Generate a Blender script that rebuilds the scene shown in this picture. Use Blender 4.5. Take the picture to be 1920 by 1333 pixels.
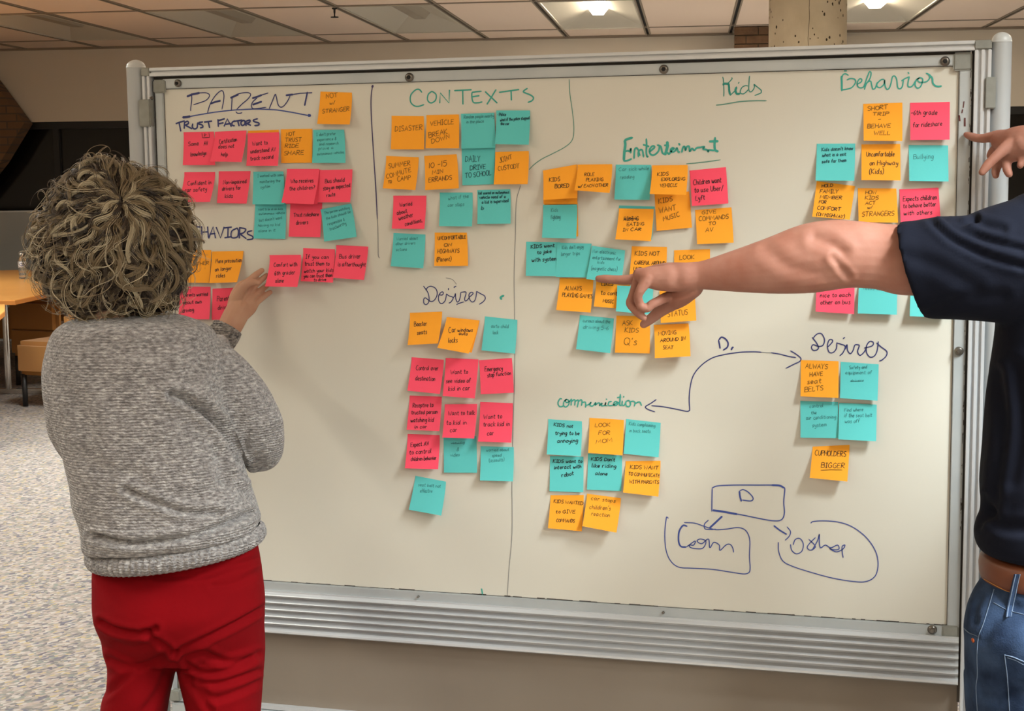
import bpy, bmesh, math, random
import numpy as np
from mathutils import Vector, Matrix
random.seed(7); rng = np.random.default_rng(7)
SC = bpy.context.scene
for o in list(bpy.data.objects): bpy.data.objects.remove(o, do_unlink=True)
COL = SC.collection
# ------------------------------------------------------------------ camera
FOC, YAW, PIT, ROL = 2871.55, -0.2761, -0.1168, -0.0114
ZB = 0.600                                   # height of the lower edge of the writing surface
CAM = np.array([1.7045, -3.1589, 0.9203 + ZB])
FW = np.array([math.sin(YAW)*math.cos(PIT), math.cos(YAW)*math.cos(PIT), math.sin(PIT)])
_r = np.array([math.cos(YAW), -math.sin(YAW), 0.0]); _u = np.cross(_r, FW)
RT = _r*math.cos(ROL) + _u*math.sin(ROL); UP = -_r*math.sin(ROL) + _u*math.cos(ROL)
HR = _r.copy(); HF = np.array([math.sin(YAW), math.cos(YAW), 0.0])   # horizontal right / forward
cd = bpy.data.cameras.new('camera'); cam = bpy.data.objects.new('camera', cd); COL.objects.link(cam)
cd.sensor_width = 36; cd.sensor_fit = 'HORIZONTAL'; cd.lens = FOC/1920*36; cd.clip_start = .05; cd.clip_end = 200
m = Matrix.Identity(4)
for i in range(3):
    m[i][0] = RT[i]; m[i][1] = UP[i]; m[i][2] = -FW[i]; m[i][3] = CAM[i]
cam.matrix_world = m; SC.camera = cam
# ------------------------------------------------------------------ room frame (turned a little against the board)
YR = -0.1584
RU = np.array([math.cos(YR), -math.sin(YR), 0.0]); RV = np.array([math.sin(YR), math.cos(YR), 0.0])
CEIL = CAM[2] + 1.294
KS, K0 = 0.762, -4.983
VW, V2, V1, VP = 14.63, 13.88, 11.61, 2.269      # back wall, last cross tee, next one, pitch
def RP(u, v, z): return CAM*np.array([1, 1, 0]) + RU*u + RV*v + np.array([0, 0, z])
# ------------------------------------------------------------------ world, lamps, exposure
w = bpy.data.worlds.new('world'); SC.world = w; w.use_nodes = True
w.node_tree.nodes['Background'].inputs[0].default_value = (.05, .055, .07, 1)
w.node_tree.nodes['Background'].inputs[1].default_value = 0.15
def area(u, v, power, sx=.42, sy=1.3, col=(.87, .97, 1), dz=.012, spread=math.pi):
    l = bpy.data.lights.new('troffer_and_fill_light', 'AREA'); l.shape = 'RECTANGLE'; l.size = sx; l.size_y = sy
    l.energy = power; l.color = col; l.spread = spread
    o = bpy.data.objects.new('troffer_and_fill_light', l); COL.objects.link(o)
    o.location = RP(u, v, CEIL - dz); o.rotation_euler = (0, 0, -YR)
    return o
def ku(k): return K0 + KS*(k + .5)
def vrow(n): return V2 - VP*(n + .5)                 # n=0 is the row between V1 and V2
LIT = [(5, 0, 110), (8, 0, 110), (2, 2, 44), (6, 2, 62), (10, 2, 74), (-2, 1, 13), (14, 2, 40), (-4, 4, 40), (2, 4, 30), (1, 3, 46), (5, 3, 24), (9, 3, 30),  # past the first pair all are unseen, many added to brighten wall and table
       (2, 5, 18), (8, 5, 120), (9, 6, 80), (5, 6, 12), (1, 6, 16), (-3, 5, 10), (12, 6, 40), (8, 7, 36), (3, 7, 16), (-1, 7, 14)]
SPREAD = 1.88
for k, n, p in LIT: area(ku(k), vrow(n), p, spread={(8, 5): 2.15, (9, 6): 2.8, (8, 7): 2.9, (12, 6): 2.6, (1, 3): 2.9, (2, 5): 2.3}.get((k, n), SPREAD))
SC.view_settings.view_transform = 'Standard'; SC.view_settings.look = 'None'
SC.view_settings.exposure = 0.80; SC.view_settings.gamma = 1; SC.view_settings.use_curve_mapping = False
try:
    SC.cycles.use_denoising = True; SC.cycles.max_bounces = 6; SC.cycles.diffuse_bounces = 4
    SC.cycles.sample_clamp_indirect = 4
except Exception: pass
# ------------------------------------------------------------------ helpers
def ray(px, py): return FW + RT*((px - 960)/FOC) - UP*((py - 666.5)/FOC)
def PY(px, py, y=0.0):                       # pixel -> plane y = const (parallel to the board)
    d = ray(px, py); return CAM + d*((y - CAM[1])/d[1])
def PD(px, py, dep):                         # pixel -> distance along the horizontal view direction
    d = ray(px, py); return CAM + d*(dep/(d@HF))
def PV(px, py, v):                           # pixel -> plane of constant room depth v
    d = ray(px, py); return CAM + d*(v/(d@RV))
def PZ(px, py, z):
    d = ray(px, py); return CAM + d*((z - CAM[2])/d[2])
def to_px(P):
    d = np.asarray(P) - CAM; z = d@FW
    return np.stack([960 + FOC*(d@RT)/z, 666.5 - FOC*(d@UP)/z], -1)
def uvz(P):
    d = P - CAM; return float(d@RU), float(d@RV), float(P[2])
def s2l(c):
    c = [x/255 for x in c[:3]]
    return tuple(x/12.92 if x <= .04045 else ((x + .055)/1.055)**2.4 for x in c) + (1,)
def mat(name, col, rough=.6, metal=0, spec=.5, bump=None, vary=None, trans=0, emit=None, sheen=0, coat=0, sss=0):
    """bump=(scale, strength, distance) noise relief; vary=(scale, colour2, contrast)"""
    M = bpy.data.materials.new(name); M.use_nodes = True; nt = M.node_tree; b = nt.nodes['Principled BSDF']
    b.inputs['Base Color'].default_value = s2l(col); b.inputs['Roughness'].default_value = rough
    b.inputs['Metallic'].default_value = metal; b.inputs['Specular IOR Level'].default_value = spec
    b.inputs['Sheen Weight'].default_value = sheen; b.inputs['Coat Weight'].default_value = coat
    if trans: b.inputs['Transmission Weight'].default_value = trans
    if sss:
        b.inputs['Subsurface Weight'].default_value = sss; b.inputs['Subsurface Radius'].default_value = (.012, .004, .002); b.inputs['Subsurface Scale'].default_value = 1
    if emit: b.inputs['Emission Color'].default_value = s2l(emit[0]); b.inputs['Emission Strength'].default_value = emit[1]
    tc = nt.nodes.new('ShaderNodeTexCoord')
    if vary:
        n = nt.nodes.new('ShaderNodeTexNoise'); n.inputs['Scale'].default_value = vary[0]; n.inputs['Detail'].default_value = 5
        nt.links.new(tc.outputs['Object'], n.inputs['Vector'])
        r = nt.nodes.new('ShaderNodeValToRGB'); c = vary[2]
        r.color_ramp.elements[0].position = .5 - c; r.color_ramp.elements[1].position = .5 + c
        r.color_ramp.elements[0].color = s2l(col); r.color_ramp.elements[1].color = s2l(vary[1])
        nt.links.new(n.outputs['Fac'], r.inputs['Fac']); nt.links.new(r.outputs['Color'], b.inputs['Base Color'])
    if bump:
        n = nt.nodes.new('ShaderNodeTexNoise'); n.inputs['Scale'].default_value = bump[0]; n.inputs['Detail'].default_value = 4
        nt.links.new(tc.outputs['Object'], n.inputs['Vector'])
        bp = nt.nodes.new('ShaderNodeBump'); bp.inputs['Strength'].default_value = bump[1]; bp.inputs['Distance'].default_value = bump[2]
        nt.links.new(n.outputs['Fac'], bp.inputs['Height']); nt.links.new(bp.outputs['Normal'], b.inputs['Normal'])
    return M
def tag(o, label=None, cat=None, group=None, kind=None):
    if label: o['label'] = label
    if cat: o['category'] = cat
    if group: o['group'] = group
    if kind: o['kind'] = kind
    return o
def thing(name, label, cat, loc=(0, 0, 0), group=None):
    o = bpy.data.objects.new(name, None); COL.objects.link(o); o.location = Vector([float(x) for x in loc]); o.empty_display_size = .1
    return tag(o, label, cat, group)
def link(name, me, m, parent=None, smooth=False, label=None):
    """mesh in world coordinates; child keeps world placement"""
    if m is not None:
        for mm in (m if isinstance(m, (list, tuple)) else [m]): me.materials.append(mm)
    if smooth: me.polygons.foreach_set('use_smooth', [True]*len(me.polygons))
    o = bpy.data.objects.new(name, me); COL.objects.link(o)
    if parent is not None:
        o.parent = parent; q = parent; off = Vector((0, 0, 0))
        while q is not None: off += q.location; q = q.parent
        me.transform(Matrix.Translation(-off))
    if label: o['label'] = label
    return o
def mk(name, verts, faces, m, parent=None, smooth=False, label=None):
    me = bpy.data.meshes.new(name); me.from_pydata([tuple(map(float, v)) for v in verts], [], faces); me.update()
    return link(name, me, m, parent, smooth, label)
class MB:
    def __init__(s): s.v = []; s.f = []
    def add(s, vs, fs):
        n = len(s.v); s.v += [tuple(map(float, v)) for v in vs]; s.f += [tuple(i + n for i in f) for f in fs]; return s
    def box(s, c, ax, h):                 # centre, 3 axes, half sizes
        c = np.asarray(c, float); A = [np.asarray(a, float)*k for a, k in zip(ax, h)]
        vs = [c + sx*A[0] + sy*A[1] + sz*A[2] for sx in (-1, 1) for sy in (-1, 1) for sz in (-1, 1)]
        return s.add(vs, [(0, 1, 3, 2), (4, 6, 7, 5), (0, 4, 5, 1), (2, 3, 7, 6), (0, 2, 6, 4), (1, 5, 7, 3)])
    def bx(s, x0, x1, y0, y1, z0, z1):
        return s.box(((x0+x1)/2, (y0+y1)/2, (z0+z1)/2), np.eye(3), (abs(x1-x0)/2, abs(y1-y0)/2, abs(z1-z0)/2))
    def cyl(s, a, b, r0, r1=None, n=24, cap=True):
        r1 = r0 if r1 is None else r1; a = np.asarray(a, float); b = np.asarray(b, float)
        d = (b - a)/np.linalg.norm(b - a); t = np.cross(d, [0, 0, 1]) if abs(d[2]) < .9 else np.cross(d, [1, 0, 0]); t /= np.linalg.norm(t); q = np.cross(d, t)
        vs = []
        for c, r in ((a, r0), (b, r1)):
            for i in range(n):
                an = 2*math.pi*i/n; vs.append(c + r*(math.cos(an)*t + math.sin(an)*q))
        fs = [(i, (i+1) % n, n + (i+1) % n, n + i) for i in range(n)]
        if cap: fs += [tuple(range(n))[::-1], tuple(range(n, 2*n))]
        return s.add(vs, fs)
    def lathe(s, c, prof, n=28, axis=None):      # prof [(r, h)] round +z (or axis) at c
        c = np.asarray(c, float); ax = np.array([0, 0, 1.0]) if axis is None else np.asarray(axis, float)
        t = np.cross(ax, [0, 0, 1]) if abs(ax[2]) < .9 else np.array([1.0, 0, 0]); t /= np.linalg.norm(t); q = np.cross(ax, t)
        vs = [c + ax*h + r*(math.cos(2*math.pi*i/n)*t + math.sin(2*math.pi*i/n)*q) for r, h in prof for i in range(n)]
        fs = [(j*n + i, j*n + (i+1) % n, (j+1)*n + (i+1) % n, (j+1)*n + i) for j in range(len(prof)-1) for i in range(n)]
        fs += [tuple(range(n))[::-1], tuple((len(prof)-1)*n + i for i in range(n))]
        return s.add(vs, fs)
    def prism(s, pts, d):                # polygon points, extrusion vector
        n = len(pts); pts = [np.asarray(p, float) for p in pts]; d = np.asarray(d, float)
        return s.add(pts + [p + d for p in pts], [tuple(range(n))[::-1], tuple(range(n, 2*n))] + [(i, (i+1) % n, n + (i+1) % n, n + i) for i in range(n)])
    def build(s, name, m, parent=None, smooth=False, label=None, bevel=0, auto=False):
        me = bpy.data.meshes.new(name); me.from_pydata(s.v, [], s.f); me.update()
        bm = bmesh.new(); bm.from_mesh(me); bmesh.ops.recalc_face_normals(bm, faces=bm.faces)
        if bevel: bmesh.ops.bevel(bm, geom=[e for e in bm.edges if e.calc_face_angle(0) > .6], offset=bevel, segments=2, affect='EDGES')
        bm.to_mesh(me); bm.free()
        o = link(name, me, m, parent, smooth, label)
        if smooth and auto:
            try: me.set_sharp_from_angle(angle=.7)
            except Exception: pass
        return o
# ------------------------------------------------------------------ materials
M_tile = mat('ceiling_tile', (224, 202, 182), .9, bump=(60, .3, .004))
M_tee = mat('tee', (134, 120, 104), .6)
M_slot = mat('slot', (16, 14, 13), .8)
M_coff = mat('coffer_enamel', (190, 182, 166), .5)
M_lens = mat('lens_lit', (255, 250, 240), .4, emit=((255, 240, 215), 14))
M_lens_off = mat('lens_off', (150, 140, 124), .4)
M_wall = mat('wall_paint', (206, 196, 180), .85, bump=(35, .15, .003))
M_dark = mat('dark_glass', (14, 12, 12), .12, spec=.5)
M_frame_dark = mat('dark_frame', (26, 24, 24), .5)
M_brick = mat('brick_clay', (122, 92, 66), .9, bump=(50, .5, .006), vary=(8, (96, 72, 54), .2))
M_mortar = mat('mortar', (92, 80, 66), .95)
M_conc = mat('concrete', (214, 200, 172), .85, bump=(28, .35, .006), vary=(5, (192, 178, 150), .3))
M_pit = mat('pit', (70, 60, 48), .95)
# ================================================================== room shell
U0, U1, VB = K0 - 7*KS, K0 + 17*KS, V2 - VP*8
def rbox(mb, u0, u1, v0, v1, z0, z1):
    return mb.box(RP((u0+u1)/2, (v0+v1)/2, (z0+z1)/2), (RU, RV, (0, 0, 1)), ((u1-u0)/2, (v1-v0)/2, (z1-z0)/2))
# carpet: looped weave with coloured flecks
def carpet_mat():
    M = bpy.data.materials.new('carpet'); M.use_nodes = True; nt = M.node_tree; b = nt.nodes['Principled BSDF']; L = nt.links.new
    b.inputs['Roughness'].default_value = .95; b.inputs['Specular IOR Level'].default_value = .15
    tc = nt.nodes.new('ShaderNodeTexCoord'); mp = nt.nodes.new('ShaderNodeMapping'); mp.inputs['Rotation'].default_value = (0, 0, .5)
    L(tc.outputs['Object'], mp.inputs['Vector'])
    v = nt.nodes.new('ShaderNodeTexVoronoi'); v.inputs['Scale'].default_value = 95; mp2 = nt.nodes.new('ShaderNodeMapping'); mp2.inputs['Scale'].default_value = (1, .62, 1)
    L(mp.outputs[0], mp2.inputs[0]); L(mp2.outputs[0], v.inputs['Vector'])
    sep = nt.nodes.new('ShaderNodeSeparateColor'); L(v.outputs['Color'], sep.inputs[0])
    r = nt.nodes.new('ShaderNodeValToRGB'); r.color_ramp.interpolation = 'CONSTANT'
    cols = [(0, (139, 124, 113)), (.16, (116, 107, 100)), (.3, (153, 144, 135)), (.46, (93, 89, 87)), (.56, (141, 129, 122)), (.68, (80, 79, 90)), (.74, (149, 131, 96)), (.8, (125, 116, 108)), (.9, (104, 106, 100)), (.96, (73, 68, 77))]
    el = r.color_ramp.elements; el[0].position = 0; el[0].color = s2l(cols[0][1]); el[1].position = cols[1][0]; el[1].color = s2l(cols[1][1])
    for p, c in cols[2:]: e = el.new(p); e.color = s2l(c)
    L(sep.outputs[0], r.inputs['Fac'])
    n = nt.nodes.new('ShaderNodeTexNoise'); n.inputs['Scale'].default_value = 6; L(tc.outputs['Object'], n.inputs['Vector'])
    mx = nt.nodes.new('ShaderNodeMix'); mx.data_type = 'RGBA'; mx.inputs[7].default_value = s2l((128, 118, 108)); mx.inputs[0].default_value = .2
    L(r.outputs['Color'], mx.inputs[6]); L(mx.outputs[2], b.inputs['Base Color'])
    bp = nt.nodes.new('ShaderNodeBump'); bp.inputs['Strength'].default_value = .9; bp.inputs['Distance'].default_value = .004; bp.invert = True
    L(v.outputs['Distance'], bp.inputs['Height']); L(bp.outputs['Normal'], b.inputs['Normal'])
    return M
M_carpet = carpet_mat()
fl = rbox(MB(), U0 - .2, U1 + .2, VB - .2, VW + 1.2, -.12, 0).build('floor', M_carpet); tag(fl, 'grey beige carpet with multicoloured flecks', kind='structure')
cl = rbox(MB(), U0 - .2, U1 + .2, VB - .2, VW + 1.2, CEIL + .16, CEIL + .22).build('ceiling', M_slot); tag(cl, 'suspended ceiling of beige panels in metal tees', kind='structure')
# back wall: painted bulkhead over a dark window band
ZS = 2.10
wb = MB(); rbox(wb, U0, U1, VW, VW + .2, ZS, CEIL + .16); o = wb.build('wall_back', M_wall); tag(o, kind='structure')
o = rbox(MB(), U0, U1, VW + .75, VW + .9, 0, ZS + .1).build('wall_backing', M_frame_dark); tag(o, kind='structure')
win = thing('window_1', None, None); tag(win, 'dark night-time window band below the beige bulkhead', kind='structure')
fr = MB(); rbox(fr, U0, U1, VW + .04, VW + .14, ZS - .07, ZS)
rbox(fr, U0, U1, VW + .04, VW + .14, 0, .5)
fr.build('window_frame', M_frame_dark, win)
for i in range(9):
    a = U0 + (U1 - U0)*i/9; rbox(MB(), a + .03, a + (U1-U0)/9 - .03, VW + .08, VW + .10, .5, ZS - .07).build('pane', M_dark, win)
    rbox(MB(), a - .03, a + .03, VW + .04, VW + .13, .5, ZS - .07).build('mullion', M_frame_dark, win)
for nm, a in (('wall_left', (U0 - .2, U0, VB, VW + .9)), ('wall_right', (U1, U1 + .2, VB, VW + .9)), ('wall_front', (U0, U1, VB - .2, VB))):
    o = rbox(MB(), *a, 0, CEIL + .16).build(nm, M_wall); tag(o, kind='structure')
# slanted brick fin at the left end of the bulkhead
pts = [PV(x, y, VW - .25) for x, y in ((-300, 99), (-58, 94), (0, 170), (45, 231), (0, 305), (-95, 425), (-300, 440))]
o = MB().prism(pts, RV*.2).build('wall_brick_fin', None)
def brick_mat():
    M = bpy.data.materials.new('brick_wall'); M.use_nodes = True; nt = M.node_tree; b = nt.nodes['Principled BSDF']; b.inputs['Roughness'].default_value = .95
    tc = nt.nodes.new('ShaderNodeTexCoord'); mp = nt.nodes.new('ShaderNodeMapping'); mp.inputs['Rotation'].default_value = (math.pi/2, 0, 0)
    t = nt.nodes.new('ShaderNodeTexBrick'); t.inputs['Scale'].default_value = 1; t.inputs['Brick Width'].default_value = .2; t.inputs['Row Height'].default_value = .075
    t.inputs['Mortar Size'].default_value = .008; t.inputs['Color1'].default_value = s2l((120, 90, 62)); t.inputs['Color2'].default_value = s2l((98, 72, 50)); t.inputs['Mortar'].default_value = s2l((84, 70, 56))
    nt.links.new(tc.outputs['Object'], mp.inputs[0]); nt.links.new(mp.outputs[0], t.inputs[0]); nt.links.new(t.outputs['Color'], b.inputs['Base Color'])
    return M
M_brickwall = brick_mat(); o.data.materials.append(M_brickwall); tag(o, 'brown brick fin wall at the far left', kind='structure')
# brick pier behind the column, top courses brick by brick
VPi = 14.0
ua = uvz(PV(1377, 60, VPi))[0]; ub = uvz(PV(1572, 60, VPi))[0]
pier = thing('wall_brick_pier', 'brown brick pier behind the concrete column', None); pier['kind'] = 'structure'
rbox(MB(), ua + .01, ub - .01, VPi + .012, VPi + .35, 0, CEIL - .004).build('mortar_core', M_mortar, pier)
base = None
for r in range(9):
    z = CEIL - .006 - r*.0765
    for j in range(7):
        a = ua + (j - (.5 if r % 2 else 0))*.215; b_ = min(a + .205, ub); a = max(a, ua)
        if b_ - a < .04: continue
        rbox(MB(), a, b_, VPi + random.uniform(-.002, .002), VPi + .06, z - .067, z).build('brick', M_brick, pier)
rbox(MB(), ua, ub, VPi, VPi + .06, 0, CEIL - .006 - 9*.0765).build('brick_face', M_brickwall, pier)
# concrete column
VC = 10.9
pl = PV(1441, 60, VC); pr = PV(1588, 60, VC); cc = (pl + pr)/2; rc = np.linalg.norm(pr - pl)/2*.995
colm = thing('concrete_column', 'round pitted concrete column rising to the ceiling', 'column', (cc[0], cc[1], 0))
MB().cyl((cc[0], cc[1], 0.0), (cc[0], cc[1], CEIL + .02), rc, n=64, cap=False).build('shaft', M_conc, colm, True)
pm = MB()
for _ in range(150):
    an = math.atan2(-1, 0) + random.uniform(-1.5, 1.5); z = random.uniform(1.7, CEIL); s = random.uniform(.004, .011)
    n = np.array([math.cos(an), math.sin(an), 0]); t = np.array([-math.sin(an), math.cos(an), 0])
    pm.add([cc*[1, 1, 0] + n*(rc + .0015) + t*s*math.cos(q)*random.uniform(.6, 1) + np.array([0, 0, z + s*1.2*math.sin(q)]) for q in np.linspace(0, 2*math.pi, 7)[:-1]], [tuple(range(6))])
o = pm.build('pits', M_pit, colm, label='dark air holes in the concrete'); o['kind'] = 'stuff'
ck = MB(); zz = CEIL; x = .15
while zz > 2.3:
    z2 = zz - .05; x2 = x + random.uniform(-.022, .022)
    P = []
    for (zq, xq) in ((zz, x), (z2, x2)):
        for s in (-.0012, .0012):
            an = -math.pi/2 - YAW*0 + xq + s/rc; P.append(cc*[1, 1, 0] + np.array([math.cos(an), math.sin(an), 0])*(rc + .002) + [0, 0, zq])
    ck.add(P, [(0, 1, 3, 2)]); zz = z2; x = x2
ck.build('crack', M_pit, colm)
# ceiling grid: tiles, tees, coffered troffers
COFF = {(-1, 0): 0, (1, 0): 0, (3, 0): 0, (-3, 0): 0}
for k, n, p in LIT: COFF[(k, n)] = 1  # every lamp gets a troffer body, the unseen fill lamps too
def ordn(n): return ('zeroth first second third fourth fifth sixth seventh eighth ninth tenth eleventh twelfth thirteenth fourteenth fifteenth sixteenth seventeenth eighteenth nineteenth twentieth twenty-first twenty-second twenty-third').split()[n]
tcache = {}
def tile_me(w_, l_):
    key = (round(w_, 3), round(l_, 3))
    if key not in tcache:
        mb = MB().box((0, 0, 0), (RU, RV, (0, 0, 1)), (w_/2, l_/2, .008)); me = bpy.data.meshes.new('tile'); me.from_pydata(mb.v, [], mb.f); me.update(); me.materials.append(M_tile); tcache[key] = me
    return tcache[key]
for k in range(-7, 17):
    for n in range(-1, 8):
        v0, v1 = (V2, VW) if n == -1 else (V2 - VP*(n+1), V2 - VP*n)
        if (k, n) in COFF: continue
        o = bpy.data.objects.new('ceiling_tile', tile_me(KS - .03, v1 - v0 - .02)); COL.objects.link(o); o.parent = cl
        P = RP(ku(k), (v0 + v1)/2, CEIL + .010); o.location = P
for k in range(-7, 18):
    u = K0 + KS*k
    t = thing('ceiling_tee', None, None); t.parent = cl
    rbox(MB(), u - .026, u - .012, VB, VW, CEIL - .006, CEIL + .012).add([], []).build('flange', M_tee, t)
    rbox(MB(), u + .012, u + .026, VB, VW, CEIL - .006, CEIL + .012).build('flange', M_tee, t)
    rbox(MB(), u - .012, u + .012, VB, VW, CEIL + .012, CEIL + .016).build('slot', M_slot, t)
for n in range(0, 9):
    v = V2 - VP*n
    rbox(MB(), U0, U1, v - .022, v + .022, CEIL - .004, CEIL + .0115).build('cross_tee', M_tee, cl)
rbox(MB(), U0, U1, VW - .03, VW, CEIL - .02, CEIL + .0).build('wall_angle', M_tee, cl)
for (k, n), lit in COFF.items():
    u = ku(k); v = vrow(n); hu, hv = KS/2 - .03, VP/2 - .03
    near = n == 0 and k in (5, 8)
    lab = {(5, 0): 'lit ceiling troffer above the board top, left of the concrete column', (8, 0): 'lit ceiling troffer right of the concrete column',
           (3, 0): 'unlit ceiling troffer with grey lens left of the lit one', (1, 0): 'unlit ceiling troffer with grey lens above the left board post',
           (-1, 0): 'unlit ceiling troffer in the upper left corner'}.get((k, n), 'unseen lit troffer in the %s ceiling cell from the left wall, %s row from the windows' % (ordn(k + 8), ordn(n + 2)))
    t = thing('ceiling_troffer', lab, 'light', RP(u, v, CEIL), group='recessed ceiling troffers')
    la, lb = -.95, .45                                      # lens extent along v about the centre
    lw, lw2 = .085, .045; zt, zb = CEIL + .10, CEIL + .045
    out = [RP(u + a*hu, v + b*hv, CEIL - .002) for a, b in ((-1, -1), (1, -1), (1, 1), (-1, 1))]
    inn = [RP(u + a*lw, v + b, zt) for a, b in ((-1, la), (1, la), (1, lb), (-1, lb))]
    mk('coffer', out + inn, [(0, 1, 5, 4), (1, 2, 6, 5), (2, 3, 7, 6), (3, 0, 4, 7)], M_coff, t)
    lo = [RP(u + a*lw2, v + b, zb) for a, b in ((-1, la + .03), (1, la + .03), (1, lb - .03), (-1, lb - .03))]
    mk('lens', inn + lo, [(4, 5, 6, 7), (0, 1, 5, 4), (1, 2, 6, 5), (2, 3, 7, 6), (3, 0, 4, 7), (3, 2, 1, 0)], M_lens if lit else M_lens_off, t)
    r = MB()
    for a in (-1, 1):
        rbox(r, u + a*hu - .006, u + a*hu + .006, v - hv, v + hv, CEIL - .008, CEIL)
        rbox(r, u - hu, u + hu, v + a*hv - .006, v + a*hv + .006, CEIL - .008, CEIL)
    r.build('rim', M_coff, t)
# sprinkler head
P = RP(*uvz(PZ(627, 14, CEIL))[:2], CEIL)
sp = thing('sprinkler_head', 'small sprinkler head hanging from the ceiling grid', 'sprinkler', P)
MB().lathe(P, [(.02, -.004), (.02, -.012), (.008, -.016), (.008, -.035), (.005, -.05), (.005, -.07)], 16).build('body', M_slot, sp, True)
MB().lathe(P, [(.03, -.07), (.03, -.076)], 16).build('deflector', M_slot, sp)
# ================================================================== the mobile whiteboard
W, H = 1.7242, 1.1238; ZT = ZB + H
M_alu = mat('aluminium', (202, 204, 206), .36, metal=.3, bump=(300, .05, .001))
M_trim = mat('trim_anodised', (190, 194, 194), .4, metal=.3, vary=(9, (174, 180, 182), .25))
M_board = mat('board_enamel', (216, 212, 199), .33, spec=.5, vary=(1.6, (211, 207, 194), .3))
M_cap = mat('grey_plastic', (128, 128, 120), .6, vary=(30, (146, 146, 138), .2))
M_post = mat('post_paint', (170, 172, 172), .42)
M_postcap = mat('post_cap', (190, 192, 190), .4)
M_screw = mat('screw_steel', (120, 114, 106), .3, metal=.8)
M_hole = mat('black_hole', (16, 14, 14), .8)
M_lower = mat('lower_laminate', (138, 126, 112), .6, vary=(4, (128, 116, 103), .3))
M_edge = mat('edge_grime_and_shade', (60, 52, 46), .8)
wbd = thing('whiteboard', 'large mobile whiteboard in an aluminium frame covered with handwriting and sticky notes', 'whiteboard', (W/2, 0, 0))
MB().bx(-.012, W + .012, 0, .012, ZB - .012, ZT + .012).build('writing_surface', M_board, wbd)
tw_ = .0215
def strip(x0, x1, z0, z1, y0=-.007): MB().bx(x0, x1, y0, .004, z0, z1).build('trim_strip', M_trim, wbd, bevel=.0015)
strip(0, W, ZT, ZT + tw_); strip(0, W, ZB - .0225, ZB); strip(-tw_ + .002, 0, ZB - .02, ZT + .02); strip(W, W + .0235, ZB - .02, ZT + .02)
seam = MB()
seam.bx(0, W, -.0006, .001, ZT - .0012, ZT); seam.bx(0, W, -.0006, .001, ZB, ZB + .001); seam.bx(-.0002, .001, -.0006, .001, ZB, ZT); seam.bx(W - .0012, W, -.0006, .001, ZB, ZT)
seam.build('shadow_gap', M_edge, wbd)  # dark strips colour in the shadow line between board and trim
def capc(x0, x1, z0, z1): MB().bx(x0, x1, -.010, -.0055, z0, z1).build('corner_cap', M_cap, wbd, bevel=.003, label='dark grey plastic corner cap')
capc(-.022, .009, ZT - .010, ZT + .020); capc(W - .012, W + .0235, ZT - .010, ZT + .025); capc(W - .010, W + .0235, ZB - .026, ZB + .003); capc(-.022, .009, ZB - .024, ZB + .004)
M_rec = mat('recess_grey', (74, 68, 62), .7)
bk = MB(); bk.bx(-.028, -.018, .004, .02, ZB - .06, ZT + .028); bk.bx(W + .022, W + .03, .004, .02, ZB - .16, ZT + .028); bk.bx(-.02, W + .02, .004, .02, ZT + .02, ZT + .03)
bk.build('recess', M_rec, wbd)
# ribbed outer rails: extruded profile
def rail(name, axis, a0, a1, c0, c1, ribs=3):
    mb = MB(); n = ribs; wd = (c1 - c0)/(n*2 - 1 + .0)
    base = (a0, a1, c0, c1)
    def bx(p0, p1, y0, y1):
        if axis == 'x': mb.bx(a0, a1, y0, y1, p0, p1)
        else: mb.bx(p0, p1, y0, y1, a0, a1)
    bx(c0, c1, -.012, .026)
    for i in range(n): bx(c0 + i*2*wd, c0 + i*2*wd + wd*1.15, -.0185, -.011)
    return mb.build(name, M_alu, wbd, bevel=.001)
rail('top_rail', 'x', -.026, W + .028, ZT + .0275, ZT + .0455, 2)
ZBR = PY(490, 1318, 0)[2]                     # top of the bottom rail
rail('side_rail', 'z', ZBR - .01, ZT + .0285, -.0445, -.0265, 2)
rail('side_rail', 'z', ZBR - .06, ZT + .0285, W + .0275, W + .058, 3)
MB().bx(-.0455, -.0255, -.020, .027, ZT + .0285, ZT + .0465).build('rail_cap', M_cap, wbd, bevel=.002)
MB().bx(W + .0265, W + .059, -.020, .027, ZT + .0285, ZT + .0465).build('rail_cap', M_cap, wbd, bevel=.002)
for i, (x, y, r) in enumerate(((334, 156, .0085), (768, 145, .0095), (1245, 130, .0095), (1772, 115, .0095), (1798, 658, .009), (1748, 1180, .0095), (1244, 1148, .003), (285, 184, .004), (785, 1118, .0025))):
    yy = -.0075 if i != 7 else -.0188
    P = PY(x, y, yy); A = (0, -1, 0)
    s = MB().lathe(P, [(r, 0), (r, .003), (r*.72, .006), (r*.6, .0065)], 24, A).build('screw', M_screw, wbd, True)
    MB().lathe(P + np.array([0, -.0065, 0]), [(r*.5, 0), (r*.42, .003), (r*.1, .0032)], 6, A).build('screw_socket', M_hole if i < 4 else M_screw, s)
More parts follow.
